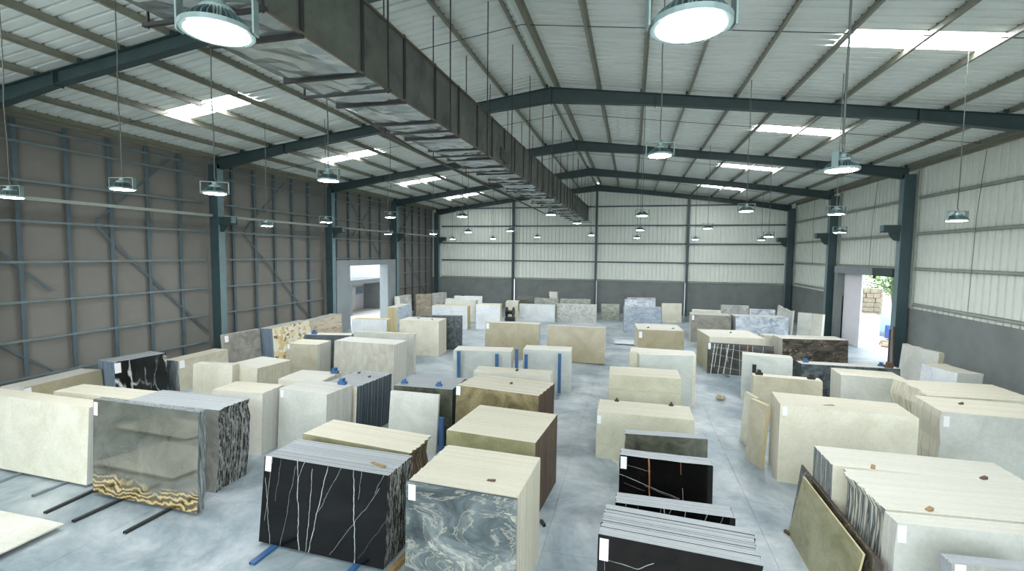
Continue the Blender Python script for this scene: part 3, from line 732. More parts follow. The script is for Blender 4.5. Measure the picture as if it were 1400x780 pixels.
# --- against the left wall
bundle('S4', 'low brownish beige slab stack by the left wall, nearest the camera', 'taupe', 'e_ivory', 'e_pale', lean=0.1, sticker=(0.0, 0.03, 0.2, 0.3))
bundle('S5', 'black marble slab stack with broad white streaks by the left wall', 'blackwhite', 'e_grey', 'e_blue', lean=0.1, rough='T', amp=0.06, sticker=(0.02, 0.05, 0.2, 0.36))
bundle('S6', 'beige brown slab stack by the left wall beside the streaked black stack', 'beige', 'e_cream', 'e_stripe', lean=0.05, sticker=(0.06, 0.02, 0.22, 0.3))
bundle('S7', 'purplish grey slab stack in front of the second left column', 'greyrough', 'e_pale', 'e_pale', lean=0.1, sticker=(0.06, 0.05, 0.2, 0.3))
bundle('S7b', 'yellow river patterned granite slab stack by the left wall', 'yellow', 'e_pale', 'e_blue', lean=0.1)
bundle('S8', 'rough stack of layered brown rock slabs by the left wall', 'layered', 'e_pale', 'layered', rough='TR', amp=0.14, lean=0.05)
# --- middle left
bundle('S9', 'small cream slab stack with its white top in front of the wedge ended cream stack', 'cream', 'e_ivory', 'e_cream')
bundle('S10', 'white topped cream stack with slanting beige end, behind the small cream stack', 'cream', 'e_ivory', 'beige', dy=0.28, dx=-0.05)
bundle('S11', 'cream slab stack between the onyx slabs and the pale grey stack', 'ivory', 'e_cream', 'e_pale')
bundle('S12', 'pale grey marble slab stack beside the dark grey stack', 'pale', 'e_pale', 'e_pale', sticker=(0.05, 0.05, 0.1, 0.2))
bundle('S13', 'cream topped slab stack behind the pale grey stack with blue frame posts', 'ivory', 'e_ivory', 'e_cream', dy=0.22, dx=-0.1)
bundle('S14', 'deep dark grey slate stack behind the pale grey stack', 'cream', 'e_grey', 'slate', dy=0.12)
bundle('S15', 'short beige marble block stack left of the veined cream stack', 'beige', 'e_cream', 'e_pale', sticker=(0.03, 0.03, 0.12, 0.2))
bundle('S16', 'veined cream marble slab stack in the left middle of the hall', 'palevein', 'e_pale', 'e_pale')
bundle('S17', 'grey beige slab stack standing close behind the veined cream stack', 'pale', 'e_olive', 'e_pale')
bundle('S18', 'dark slab stack with pale top between the yellow granite and the veined cream stack', 'darkgrey', 'e_ivory', 'e_grey', rough='R')
bundle('S19', 'cube like cream slab stack left of the two taupe stacks', 'cream', 'e_ivory', 'e_cream', lean=0.0, t=0.12)
bundle('S19b', 'dark speckled slab stack hidden behind the cube like cream stack', 'darkspeck', 'e_dark', 'e_dark')
bundle('S21', 'white slab stack with golden end in front of the left doorway', 'white', 'e_gold', 'e_gold')
bundle('S22', 'pale slab stack with golden near end beyond the left doorway', 'bluegrey', 'e_ivory', 'e_gold', lean=0.1)
bundle('S23a', 'pale grey slab stack near the far left corner, nearest of three', 'greywhite', 'e_pale', 'e_pale', rough='T')
bundle('S23b', 'brownish rough slab stack near the far left corner, middle of three', 'browngrey', 'e_olive', 'browngrey', rough='T', dx=.1, dy=.6)
bundle('S23c', 'whitish slab stack near the far left corner, farthest of three', 'greywhite', 'e_pale', 'e_pale', dx=.2, dy=1.2)
bundle('S24', 'bright white slab stack with golden end near the far left', 'white', 'e_gold', 'e_gold', lean=0.0)
bundle('S25', 'white slab stack with a diagonal grey vein near the far left', 'white', 'e_gold', 'e_gold')
bundle('S26', 'cream white slab stack behind the bright white golden ended one', 'ivory', 'e_ivory', 'e_cream')
bundle('S26b', 'white slab stack close to the gable wall at left, with a dark spot on top', 'white', 'e_ivory', 'e_ivory')
# --- far middle
bundle('S28', 'white slab stack with a grey stain at far middle left', 'white', 'e_ivory', 'e_cream')
bundle('S29', 'dark green marble slab stack against the gable wall', 'darkgreen', 'e_dark', 'e_dark')
bundle('S30', 'narrow white slab sticking up above the far grey stacks', 'ivory', 'e_ivory', 'e_ivory', cat='stone slab')
bundle('S31a', 'far grey marble slab stack behind the stained white stack', 'greygreen', 'e_grey', 'e_grey')
bundle('S31b', 'far grey marble slab stack behind the mottled pale stack', 'greygreen', 'e_grey', 'e_grey')
bundle('S32', 'mottled pale grey slab stack at far middle', 'greywhite', 'e_ivory', 'e_cream')
bundle('S33', 'grey green marble slab stack below the middle gable post', 'greygreen', 'e_olive', 'e_olive')
bundle('S34', 'blue grey marble slab stack standing tall at far centre', 'bluegrey', 'e_pale', 'e_olive')
bundle('S34b', 'blue white slab stack behind the tall blue grey stack, nearer of two', 'whiteblue', 'e_pale', 'e_dark')
bundle('S34c', 'pale grey slab stack behind the tall blue grey stack, farther of two', 'greywhite', 'e_pale', 'e_pale')
bundle('S35', 'upright cream slab stack right of the blue grey stack', 'cream', 'e_ivory', 'e_cream')
bundle('S36', 'taupe limestone slab stack, left one of the pair', 'taupe', 'e_ivory', 'e_pale', lean=0.2, sticker=(0.04, 0.05, 0.16, 0.3))
bundle('S37', 'taupe limestone slab stack, right one of the pair', 'taupe', 'e_ivory', 'e_pale', lean=0.3, z0=0.05, dx=0.08)
bundle('S38', 'deep cream topped stack with tan face in the far centre aisle', 'taupe', 'e_ivory', 'e_cream', sticker=(0.06, 0.1, 0.16, 0.32))
# --- centre column
bundle('S40b', 'cream topped slab stack behind the white grey one, centre aisle', 'cream', 'e_ivory', 'e_olive')
bundle('S40', 'white grey slab stack reaching highest in the centre aisle', 'palewhite', 'e_ivory', 'e_cream')
bundle('S41', 'olive cream slab stack with a pale top in the centre aisle', 'sage', 'e_cream', 'e_cream', lean=0.05)
DIM['S41f'] = (-0.62, 15.36, 2.2, 1.3, 1.22, 0.10)
bundle('S41f', 'lower olive cream slab leaning on the front of the pale topped olive stack', 'sage', 'e_cream', 'e_cream', lean=0.03, t=0.1)
bundle('S42', 'low olive cream slab stack with grooved top in the centre aisle', 'sage', 'e_cream', 'e_cream', lean=0.12, sticker=(0.02, 0.1, 0.1, 0.22))
bundle('S43', 'dark grey green slab stack, rear one of the black group', 'darkgreen', 'e_grey', 'e_mottle', rough='L')
bundle('S44', 'black marble slab stack with an orange brown vein', 'blackh', 'e_grey', 'e_mottle', rough='T', amp=0.05, sticker=(0.02, 0.03, 0.12, 0.24))
bundle('S45', 'narrow dark slab stack with grey top between two black stacks', 'black', 'e_grey', 'e_dark')
bundle('S46', 'large black slab stack with striped grey top at the bottom edge', 'blackd', 'e_grey', 'e_grey', rough='R', sticker=(0.03, 0.05, 0.12, 0.3), amp=0.05, jit=1.3)
# --- centre left
bundle('S20', 'low greenish cream slab stack with rough brown end behind the black stack', 'olive', 'e_cream', 'e_brown', rough='R', amp=0.16)
bundle('BK', 'black marble slab stack with fine white veins in the left foreground', 'black', 'e_grey', 'e_mottle', rough='R', amp=0.04, lean=0.20, sticker=(0.03, 0.0, 0.14, 0.28), t=0.03, z0=0.05, jit=0.7)
bundle('MB', 'cream travertine slab stack behind the storm grey marble slab', 'cream', 'e_cream', 'e_cream', t=0.05, dy=0.06, lean=0.05)
DIM['MBf'] = (-3.50, 6.87, 1.90, -2.7, 1.85, 0.04)
bundle('MBf', 'storm grey marble slab with white swirls leaning on the cream stack', 'storm', 'e_dark', 'e_grey', lean=0.05, sticker=(0.05, 0.04, 0.13, 0.26))
bundle('C2', 'cream topped olive faced slab stack with brown end, behind the storm grey slab', 'olive', 'e_cream', 'e_brown', lean=0.05)
bundle('GN', 'brown green marble slab stack with cream top in the centre left', 'golive', 'e_cream', 'e_brown', sticker=(0.0, 0.02, 0.14, 0.26))
bundle('GNb', 'cream grey slab stack behind the brown green marble stack', 'ivory', 'e_cream', 'e_ivory')
bundle('GR', 'single greenish beige slab leaning before the dark grey stack', 'pale', 'e_pale', 'e_pale', lean=0.22, t=0.1)
bundle('GR2', 'dark grey topped slab stack beside the brown green marble stack', 'darkgreen', 'e_grey', 'e_dark', lean=0.1, dy=0.06, dx=0.02)
bundle('WB1', 'white slab stack with two blue posts before it, left one of the pair', 'palewhite', 'e_ivory', 'e_ivory')
bundle('WB2', 'white slab stack with two blue posts before it, right one of the pair', 'palewhite', 'e_ivory', 'e_cream', lean=0.2)
# --- right
bundle('R1', 'grey brown stone slab stack at far right of the centre', 'greyrough', 'e_pale', 'e_pale', sticker=(0.05, 0.05, 0.14, 0.3))
bundle('R1b', 'cream topped stack with dark spots behind the grey brown one', 'cream', 'e_ivory', 'e_ivory')
bundle('R2', 'blue white marble slab stack with dark clouds at the far right', 'whiteblue', 'e_ivory', 'e_grey')
bundle('R3a', 'pale grey marble slab stack near the gable wall at right', 'greywhite', 'e_pale', 'e_pale')
bundle('R3b', 'blue white slab stack near the gable wall at right', 'whiteblue', 'e_pale', 'e_blue')
bundle('R4', 'tall grey beige slab with stepped top near the far right column', 'pale', 'e_pale', 'e_pale', rough='T', amp=0.2, t=0.1)
bundle('R5', 'pale green grey slab stack beside the far right columns, left one', 'pale', 'e_olive', 'e_olive')
bundle('R5b', 'pale slab stack with white edge beside the column of the right door', 'ivory', 'e_olive', 'e_ivory')
bundle('R6', 'deep cream slab stack behind the black slab with a white net', 'cream', 'e_ivory', 'e_olive', lean=0.05)
bundle('R6f', 'black marble slab with a net of white veins leaning on a cream stack', 'blacknet', 'e_grey', 'e_dark', lean=0.2, t=0.1, sticker=(0.02, 0.02, 0.12, 0.3))
bundle('R7', 'narrow cream slab stack left of the brown black veined stack', 'cream', 'e_ivory', 'e_cream')
bundle('R8', 'brown black marble slab stack with tan veins before the right door', 'brownblack', 'e_ivory', 'e_pale')
bundle('R9', 'white grey slab stack with a dark post in front, right of the aisle', 'palewhite', 'e_ivory', 'e_cream', lean=0.15)
bundle('R10', 'dark blue speckled slab stack with blue clamps on its top', 'darkspeck', 'e_pale', 'e_dark')
bundle('R11', 'pale grey green slab stack before the blue speckled one', 'pale', 'e_cream', 'e_ivory')
bundle('R12', 'cream slab stack with rounded corners and black clamps', 'beige', 'e_cream', 'e_cream')
bundle('R13a', 'olive edged cream slab leaning at the left end of the big cream stack, farther one', 'cream', 'e_olive', 'e_olive', t=0.1, lean=0.1, dx=-0.05, dy=0.1)
bundle('R13b', 'tan slab leaning at the left end of the big cream stack, nearer one', 'beige', 'e_gold', 'e_gold', t=0.1, lean=0.1, dx=-0.2, dy=0.0)
bundle('R14', 'big cream slab stack with a brown stain on its top, right of the aisle', 'cream', 'e_cream', 'e_cream', lean=0.02, sticker=(0.06, 0.05, 0.1, 0.22))
bundle('R15', 'cream slab stack with a crumbling left end at the right edge', 'cream', 'e_cream', 'e_cream', rough='L', amp=0.22, lean=0.02)
bundle('R16', 'cream slab stack with staggered left end and grey front slab at the right edge', 'pale', 'e_cream', 'e_cream', rough='L', amp=0.05, sticker=(0.08, 0.1, 0.12, 0.26), lean=0.05)
bundle('R17a', 'thin cream slab stack at the front of the bottom right group', 'pale', 'e_ivory', 'e_pale', rough='L', amp=0.05, sticker=(0.05, 0.03, 0.11, 0.24), lean=0.08)
bundle('R17b', 'thick cream slab stack with chipped left end in the bottom right group', 'cream', 'e_ivory', 'e_stripe', rough='L', amp=0.16, lean=0.06)
bundle('R17c', 'cream slab stack at the back of the bottom right group', 'cream', 'e_ivory', 'e_stripe', lean=0.06)
bundle('R18', 'pale slab stack with broken top leaning by the right wall, farther one', 'pale', 'e_cream', 'e_olive', rough='TR', amp=0.12, lean=0.15)
bundle('R19', 'pale slab stack with white face by the right wall, nearer one', 'white', 'e_cream', 'e_pale', rough='T', amp=0.08)
bundle('R20', 'grey blue marble slab stack cut by the bottom right corner', 'grey', 'e_grey', 'e_grey', sticker=(0.04, 0.01, 0.12, 0.2))

# ------------------------------------------------------------------ slabs leaning on the end of the bottom right group
def lean_slab(name, label, face, ed, x0, x1, y0, y1, h, t=0.03):
    """bottom edge at x0, top edge at x1; runs in y"""
    m = MB(); dx = x1 - x0
    m.v = [(0, y0, 0), (0, y1, 0), (dx, y1 - .02, h), (dx, y0 + .02, h), (t, y0, 0), (t, y1, 0), (dx + t, y1 - .02, h), (dx + t, y0 + .02, h)]
    m.f = [(0, 3, 2, 1), (4, 5, 6, 7), (0, 1, 5, 4), (1, 2, 6, 5), (2, 3, 7, 6), (3, 0, 4, 7)]; m.k = [0, 0, 1, 1, 1, 1]
    o = m.build(name, [M[face], M[ed]], None, (x0, 0, 0)); tag(o, label, 'stone slab', 'stone slabs standing in the hall'); return o
lean_slab('stone_slab', 'dark brown slab leaning on the left end of the bottom right group, rear one', 'brownblack', 'e_brown', 3.36, 3.50, 7.4, 10.72, 1.30)
lean_slab('stone_slab', 'olive green slab leaning on the left end of the bottom right group, front one', 'olive', 'e_gold', 3.20, 3.41, 7.75, 10.32, 1.22)

# slabs lying on the floor
def flat_slab(label, x0, x1, y0, y1, z, face, rz=0.0, t=0.03):
    o = MB().prism([(x0, z), (x1, z), (x1, z + t), (x0, z + t)], y0, y1).build('stone_slab', [M[face]]); o.rotation_euler[2] = rz
    return tag(o, label, 'stone slab', 'stone slabs lying on the floor')
flat_slab('white marble slab lying flat on the floor at the bottom left', -13.6, -10.85, 4.7, 6.63, 0.10, 'ivory')
flat_slab('pale marble slab lying flat on the floor, reflected in the onyx slab', -16.6, -13.4, 2.7, 4.25, 0.10, 'ivory')
flat_slab('small white slab lying flat on the floor in the far centre aisle', -0.95, 0.6, 29.9, 31.3, 0.06, 'white')
for (a, b, y0, y1) in ((-13.3, -11.2, 4.9, 6.4), (-16.3, -13.7, 2.9, 4.1)):
    for X in (a, b):
        o = MB().box(-0.04, 0.04, y0, y1, 0, 0.10).build('floor_bearer', M['darkbar'], None, (X, 0, 0))
        tag(o, 'dark bar carrying a flat slab, ' + ('left' if X == a else 'right') + ' one under the ' + ('bottom left slab' if a > -14 else 'slab reflected in the onyx'), 'bar', 'bars under flat slabs')
for X in (-0.6, 0.3):
    o = MB().box(-0.04, 0.04, 30.0, 31.2, 0, 0.06).build('floor_bearer', M['darkbar'], None, (X, 0, 0))
    tag(o, ('left' if X < 0 else 'right') + ' dark bar under the small white slab in the far aisle', 'bar', 'bars under flat slabs')

# ------------------------------------------------------------------ steel bars and posts
def channel(x0, y0, x1, y1, label, mat, w=0.075, h=0.055, name='floor_bar'):
    m = MB(); d = Vector((x1 - x0, y1 - y0, 0)); L = d.length; a = math.atan2(d.y, d.x)
    m.box(0, L, -w / 2, w / 2, h - 0.01, h).box(0, L, -w / 2, -w / 2 + 0.008, 0, h - 0.01).box(0, L, w / 2 - 0.008, w / 2, 0, h - 0.01)
    o = m.build(name, M[mat], None, (x0, y0, 0)); o.rotation_euler[2] = a
    return tag(o, label, 'bar', 'steel bars under the slabs')
for (a, b, c, d), lab, mt in zip(((-14.47, 7.4, -14.6, 8.7), (-12.96, 7.36, -12.95, 8.6), (-11.87, 6.93, -11.94, 8.2), (-10.95, 6.85, -10.9, 8.1), (-9.54, 6.82, -9.5, 8.1)),
        ('steel floor bar at the left edge under the cream stack', 'pale steel floor bar under the middle of the cream stack', 'steel floor bar between the cream stack and the onyx slabs', 'dark steel floor bar under the middle of the onyx slabs', 'dark steel floor bar under the right half of the onyx slabs'),
        ('steelbar', 'steelbar', 'darkbar', 'darkbar', 'darkbar')):
    channel(a, b, c, d, lab, mt)
channel(-15.9, 7.6, -15.9, 8.7, 'steel floor bar just outside the left edge under the cream stack', 'steelbar')
channel(-6.43, 6.70, -6.36, 8.2, 'blue steel foot under the left side of the veined black stack', 'blue', 0.11, 0.048)
channel(-4.62, 6.85, -4.6, 8.1, 'blue steel foot under the right side of the veined black stack', 'blue', 0.11, 0.048)
channel(-2.09, 24.0, -2.05, 24.8, 'pale foot bar under the right taupe stack', 'steelbar', 0.12, 0.048)
channel(-3.7, 24.1, -3.7, 24.8, 'foot bar under the left part of the right taupe stack', 'steelbar', 0.12, 0.048)
channel(4.45, 23.3, 4.3, 23.85, 'pale foot bar in front of the white net black slab', 'steelbar', 0.12, 0.05)
o = MB().bar((-3.95, 6.75, 0.05), (-3.80, 8.3, 0.05), 0.10, 0.10).build('timber_bearer', M['wood']); tag(o, 'wooden bearer on the floor between the black and storm grey stacks', 'timber')

def post(x, y, h, label, foot=True, tilt=0.0, mat='blue'):
    t = empty('rack_post', (x, y, 0)); tag(t, label, 'post', 'blue rack posts' if mat == 'blue' else None)
    MB().prism([(-0.06, 0.05), (0.06, 0.05), (0.06 + tilt, h), (-0.06 + tilt, h)], -0.05, 0.05).build('upright', M[mat], t)
    MB().box(-0.07 + tilt, 0.07 + tilt, -0.06, 0.06, h, h + 0.01).build('cap', M[mat], t)
    MB().box(-0.07, 0.07, -0.75 if foot else -0.12, 0.10, 0, 0.05).build('foot', M['steelbar'], t)
post(-6.72, 17.85, 1.62, 'blue upright post at the left side of the left white stack', False)
post(-5.18, 18.1, 1.55, 'blue upright post at the right side of the left white stack', False)
post(-4.42, 18.35, 1.75, 'blue upright post in the gap between the two white stacks', False)
post(-4.02, 18.3, 1.55, 'blue upright post at the left side of the right white stack', False)
post(-2.70, 18.52, 1.62, 'blue upright post with long foot at the right side of the right white stack', True)
post(-4.98, 11.9, 1.05, 'short blue post between the greenish slab and the brown green stack', False)

post(4.62, 19.55, 1.45, 'dark upright post in front of the white grey stack right of the aisle', False, mat='flange')
def clamp(pos, label, s=0.14, mat='blue', rz=0.0):
    t = empty('slab_clamp', pos, rz); tag(t, label, 'clamp', 'clamps on the slab tops')
    MB().box(-s * .9, s * .9, -s * .5, s * .5, 0, s * .7).build('body', M[mat], t)
    MB().box(-s * .4, s * .4, -s * .6, s * .6, s * .7, s * 1.4).build('jaw', M[mat], t)
clamp(on_top('S12', 0.82, 0.93), 'blue clamp on the pale grey stack, nearer one', 0.13)
clamp(on_top('S13', 0.92, 0.85), 'blue clamp on the cream topped stack, farther one', 0.13)
clamp(on_top('S18', 0.18, 0.3), 'blue clamp on the dark stack behind the beige block', 0.13)
clamp(on_top('GR2', 0.12, 0.2), 'blue clamp on the left of the dark grey topped stack', 0.1)
clamp(on_top('GR2', 0.72, 0.2), 'blue clamp on the right of the dark grey topped stack', 0.1)
clamp(on_top('S42', 0.2, 0.93), 'dark clamp at the back left of the low olive stack', 0.07, 'darkbar')
clamp(on_top('S42', 0.8, 0.93), 'dark clamp at the back right of the low olive stack', 0.07, 'darkbar')
clamp(on_top('R10', 0.08, 0.6), 'blue clamp on the left of the blue speckled stack', 0.1)
clamp(on_top('R10', 0.86, 0.6), 'blue clamp on the right of the blue speckled stack', 0.1)
clamp(on_top('R12', 0.1, 0.5), 'black clamp on the left of the rounded cream stack', 0.12, 'flange')
clamp(on_top('R12', 0.86, 0.5), 'black clamp on the right of the rounded cream stack', 0.12, 'flange')
clamp(on_top('R10', 0.9, 0.2), 'brown clamp near the right end of the blue speckled stack', 0.14, 'rust')

def wedge(pos, label, L=0.1, rz=0.3, mat='wood', h=0.04):
    o = MB().prism([(-L / 2, 0), (L / 2, 0), (L / 2, h), (-L / 2, h * .4)], -0.03, 0.03).build('wooden_wedge', M[mat], None, pos)
    o.rotation_euler[2] = rz; tag(o, label, 'wedge', 'wooden wedges on the slab tops'); return o
wedge(on_top('BK', 0.84, 0.35), 'wooden stick lying on the veined black stack', 0.36, -0.35, h=0.03)
wedge(on_top('MB', 0.70, 0.25), 'dark wooden wedge on the cream travertine stack', 0.14, 0.0, 'rust', 0.02)
wedge(on_top('GN', 0.55, 0.55), 'small wedge on the brown green marble stack', 0.08, 1.2, 'rust', 0.05)
wedge(on_top('GNb', 0.55, 0.4), 'small wedge on the cream grey stack behind the brown green one', 0.08, 1.2, 'flange', 0.07)
wedge(on_top('R17c', 0.22, 0.05), 'small wooden wedge at the back left of the bottom right group', 0.07, 1.0, 'wood', 0.06)
wedge(on_top('R17c', 0.78, 0.10), 'brown wooden wedge at the back right of the bottom right group', 0.09, 0.3, 'rust', 0.05)
wedge(on_top('R17b', 0.24, 0.06), 'yellow wooden wedge at the front of the bottom right group', 0.09, 0.5, 'wood', 0.05)
wedge(on_top('R16', 0.35, 0.6), 'small wedge on the cream stack with staggered end', 0.09, 0.2, 'rust', 0.06)
wedge(on_top('R6', 0.55, 0.6), 'dark wedge on the deep cream stack behind the white net slab', 0.09, 0.2, 'rust', 0.06)
wedge(on_top('S19', 0.35, 0.6), 'dark wedge on the left of the cube like cream stack', 0.09, 0.4, 'rust', 0.06)
wedge(on_top('S19', 0.75, 0.4), 'dark wedge on the right of the cube like cream stack', 0.09, 0.4, 'rust', 0.06)
wedge(on_top('S14', 0.2, 0.75), 'dark wedge on the left of the dark slate stack', 0.09, 0.4, 'rust', 0.06)
wedge(on_top('S14', 0.7, 0.6), 'dark wedge on the right of the dark slate stack', 0.09, 0.4, 'rust', 0.06)
wedge(on_top('S38', 0.25, 0.3), 'dark wedge on the left of the cream topped far aisle stack', 0.1, 0.4, 'rust', 0.06)
wedge(on_top('S38', 0.8, 0.3), 'dark wedge on the right of the cream topped far aisle stack', 0.1, 0.4, 'rust', 0.06)
wedge(on_top('S26b', 0.3, 0.5), 'dark wedge on the white stack close to the gable wall', 0.3, 0.1, 'flange', 0.06)
wedge(on_top('R14', 0.4, 0.3), 'brown wooden scrap on the big cream stack', 0.24, 0.2, 'wood', 0.015)

# debris on the floor
o = MB().lathe([(0.02, 0.0), (0.16, 0.02), (0.19, 0.10), (0.12, 0.2), (0.03, 0.22)], 7).build('crumpled_wrapper', M['browngrey'], None, (3.47, 19.5, 0)); tag(o, 'crumpled grey wrapper lying in the right hand aisle', 'debris')
for i, (px, py, L, lab) in enumerate(((-1.7, 9.4, 0.2, 'short dark stick on the floor beside the brown ended cream stack'), (-0.35, 12.75, 0.22, 'pale scrap on the floor at the foot of the low olive stack'), (3.15, 10.35, 0.14, 'dark block on the floor by the leaning olive slab'), (-1.66, 7.9, 0.12, 'brown scrap on the floor at the foot of the cream travertine stack'))):
    o = MB().bar((px, py, 0.03), (px + L * 0.5, py - L * 0.8, 0.03), 0.06, 0.06).build('floor_scrap', M[['flange', 'ivory', 'rust', 'wood'][i]]); tag(o, lab, 'scrap')
# boards leaning at the right column
for i, (dx, h) in enumerate(((0.0, 1.95), (0.16, 2.1))):
    o = MB().bar((12.55 + dx, 27.3 - dx, 0.02), (12.75 + dx, 27.75 - .0, h), 0.10, 0.04).build('leaning_board', M['stick']); tag(o, ('left' if i == 0 else 'right') + ' brown board leaning by the right door column', 'board', 'boards by the right column')
# dark cable drum among the far left stacks
t = empty('cable_drum', (-9.3, 36.2, 0)); tag(t, 'dark round machine part standing among the far white stacks', 'machine')
dm = MB().lathe([(0.05, -0.3), (0.42, -0.3), (0.42, -0.24), (0.16, -0.22), (0.16, 0.22), (0.42, 0.24), (0.42, 0.3), (0.05, 0.3)], 14).build('drum', M['flange'], t, (0, 0, 0.95)); dm.rotation_euler = (0, PI / 2, 0)
MB().box(-0.35, 0.35, -0.3, 0.3, 0, 0.55).build('stand', M['darkbar'], t)
# rounded cream slabs behind the drum
DIM['S27'] = (-10.0, 37.3, 1.15, 5, 1.75, 0.4)
bundle('S27', 'round shouldered cream slab stack behind the dark machine part', 'cream', 'e_cream', 'e_gold', rough='RL', amp=0.14)

# ------------------------------------------------------------------ duct
duct = empty('air_duct', (-4.65, 20, 8.8)); tag(duct, 'long dark galvanised air duct hanging below the roof', 'duct')
def dz(y): return 8.19 + 0.0105 * y
def dh(y): return 1.03 + 0.0055 * y
yj = [-4.3 + 1.35 * k for k in range(37)]
DXR, DXL = -4.0, -5.32
rndd = random.Random(3)
for a, b in zip(yj, yj[1:]):
    a0, b0 = a - 20, b - 20
    z0a, z0b, z1a, z1b = dz(a) - 8.8, dz(b) - 8.8, dz(a) + dh(a) - 8.8, dz(b) + dh(b) - 8.8
    xl, xr = DXL + 4.65, DXR + 4.65
    m = MB(); N = 6
    # right side, slightly dented
    def grid(fn, k):
        base = len(m.v)
        for i in range(N + 1):
            for j in range(N + 1): m.v.append(fn(i / N, j / N, i in (0, N) or j in (0, N)))
        for i in range(N):
            for j in range(N):
                q = base + i * (N + 1) + j; m.f.append((q, q + N + 1, q + N + 2, q + 1)); m.k.append(k)
    zz = lambda u, v: (z0a + (z0b - z0a) * u) * (1 - v) + (z1a + (z1b - z1a) * u) * v
    rg = lambda e, s: 0 if e else rndd.uniform(-s, s)
    grid(lambda u, v, e: (xr + rg(e, .012), a0 + (b0 - a0) * u, zz(u, v)), 0)
    grid(lambda u, v, e: (xl + rg(e, .012), a0 + (b0 - a0) * (1 - u), zz(1 - u, v)), 0)
    grid(lambda u, v, e: (xl + (xr - xl) * v, a0 + (b0 - a0) * u, zz(u, 0) + rg(e, .035) - (0 if e else .04)), 1)
    grid(lambda u, v, e: (xl + (xr - xl) * (1 - v), a0 + (b0 - a0) * u, zz(u, 1)), 0)
    m.build('duct_section', [M['duct'], M['foil']], duct)
    f = MB(); w = 0.03
    f.box(xl - .04, xr + .03, a0 - w, a0 + w, z0a - .055, z0a).box(xl - .04, xr + .03, a0 - w, a0 + w, z1a, z1a + .045)
    f.box(xr, xr + .03, a0 - w, a0 + w, z0a, z1a).box(xl - .04, xl, a0 - w, a0 + w, z0a, z1a)
    f.build('flange', M['flange'], duct)
    MB().bar((xr + .02, a0, z0a - .01), (xr + .02, b0, z0b - .01), 0.035, 0.03).build('corner_angle', M['brownpipe'], duct)
    MB().bar((xr + .02, a0, z1a), (xr + .02, b0, z1b), 0.035, 0.03).build('corner_angle', M['brownpipe'], duct)
for k, yy in enumerate(yj[2::2]):
    yy += 0.65
    MB().bar((DXL - .25 + 4.65, yy - 20, dz(yy) - 8.86), (DXR + .12 + 4.65, yy - 20, dz(yy) - 8.86), 0.05, 0.04).build('hanger_bar', M['flange'], duct)
    for X in (DXL - .18, DXR + .08):
        MB().tube([(X + 4.65, yy - 20, dz(yy) - 8.9), (X + 4.65, yy - 20, roofz(X) - 0.02 - 8.8)], 0.016, 5).build('hanger_rod', M['flange'], duct)
for yy in (14.6, 24.4, 33.5):
    g = MB().box(0, 0.03, -0.45, 0.45, 0.12, 0.48)
    for k in range(6): g.box(0.03, 0.04, -0.45 + k * .15, -0.40 + k * .15, 0.12, 0.48, 1)
    g.build('air_grille', [M['flange'], M['duct']], duct, (DXR + 4.65, yy - 20, dz(yy) - 8.8))
MB().box(xl, xr, yj[-1] - 20, yj[-1] - 19.97, dz(yj[-1]) - 8.8, dz(yj[-1]) + dh(yj[-1]) - 8.8).build('end_cap', M['duct'], duct)
p = MB().tube([(-6.9, 2.5, 9.2), (-7.0, 9.6, 9.2), (-7.5, 15.3, 9.2), (-7.8, 23.2, 9.25), (-7.9, 33, 9.3), (-7.9, 45.5, 9.3)], 0.05, 8).build('service_pipe', M['brownpipe'], None); tag(p, 'brown service pipe running along the left of the duct', 'pipe')

# ------------------------------------------------------------------ high bay lamps
hb = MB()
hb.lathe([(0.215, 0.0), (0.25, 0.0), (0.252, 0.035), (0.225, 0.045), (0.12, 0.05), (0.118, 0.17), (0.10, 0.19), (0.06, 0.195), (0.055, 0.25), (0.02, 0.26)], 28)
fm = MB()
for k in range(36):
    t_ = 2 * PI * k / 36; c_, s_ = math.cos(t_), math.sin(t_)
    base = len(fm.v); tx, ty = -s_ * 0.004, c_ * 0.004
    for (r_, z_) in ((0.115, 0.045), (0.235, 0.045), (0.215, 0.08), (0.125, 0.15)):
        fm.v += [(c_ * r_ + tx, s_ * r_ + ty, z_), (c_ * r_ - tx, s_ * r_ - ty, z_)]
    fm.f += [(base, base + 2, base + 4, base + 6), (base + 7, base + 5, base + 3, base + 1), (base, base + 1, base + 3, base + 2), (base + 2, base + 3, base + 5, base + 4), (base + 4, base + 5, base + 7, base + 6)]; fm.k += [0] * 5
HB = hb.mesh('housing', M['housing']); FM = fm.mesh('fins', M['fin'])
LN = MB().lathe([(0.2, -0.006), (0.214, 0.0), (0.214, 0.004)], 24).mesh('lens', M['lens'])
br = MB().box(-0.275, -0.262, -0.045, 0.045, 0.0, 0.26).box(0.262, 0.275, -0.045, 0.045, 0.0, 0.26).box(-0.275, 0.275, -0.045, 0.045, 0.25, 0.262)
br.box(-0.265, -0.24, -0.01, 0.01, 0.02, 0.04).box(0.24, 0.265, -0.01, 0.01, 0.02, 0.04)
BR = br.mesh('bracket', M['housing'])
HK = MB().tube([(0, 0, 0.25), (0.03, 0, 0.29), (0.0, 0, 0.33), (0, 0, 0.40)], 0.012, 5).mesh('hook', M['cable'])
def lamp(x, y, z, rz, label, cab=0.012, bracket=True):
    t = empty('high_bay_lamp', (x, y, z), rz); tag(t, label, 'lamp', 'round high bay lamps hanging from the roof')
    h_ = put('housing', HB, t); put('fins', FM, h_); put('lens', LN, h_); put('hook', HK, t)
    if bracket: put('bracket', BR, t)
    top = roofz(x) - 0.02 - z
    k = 5; pts = [(0.012 * math.sin(i * 2.3) * (0 < i < k), 0.012 * math.cos(i * 1.7) * (0 < i < k), 0.40 + (top - 0.40) * i / k) for i in range(k + 1)]
    MB().tube(pts, cab, 5).build('cable', M['cable'], t)
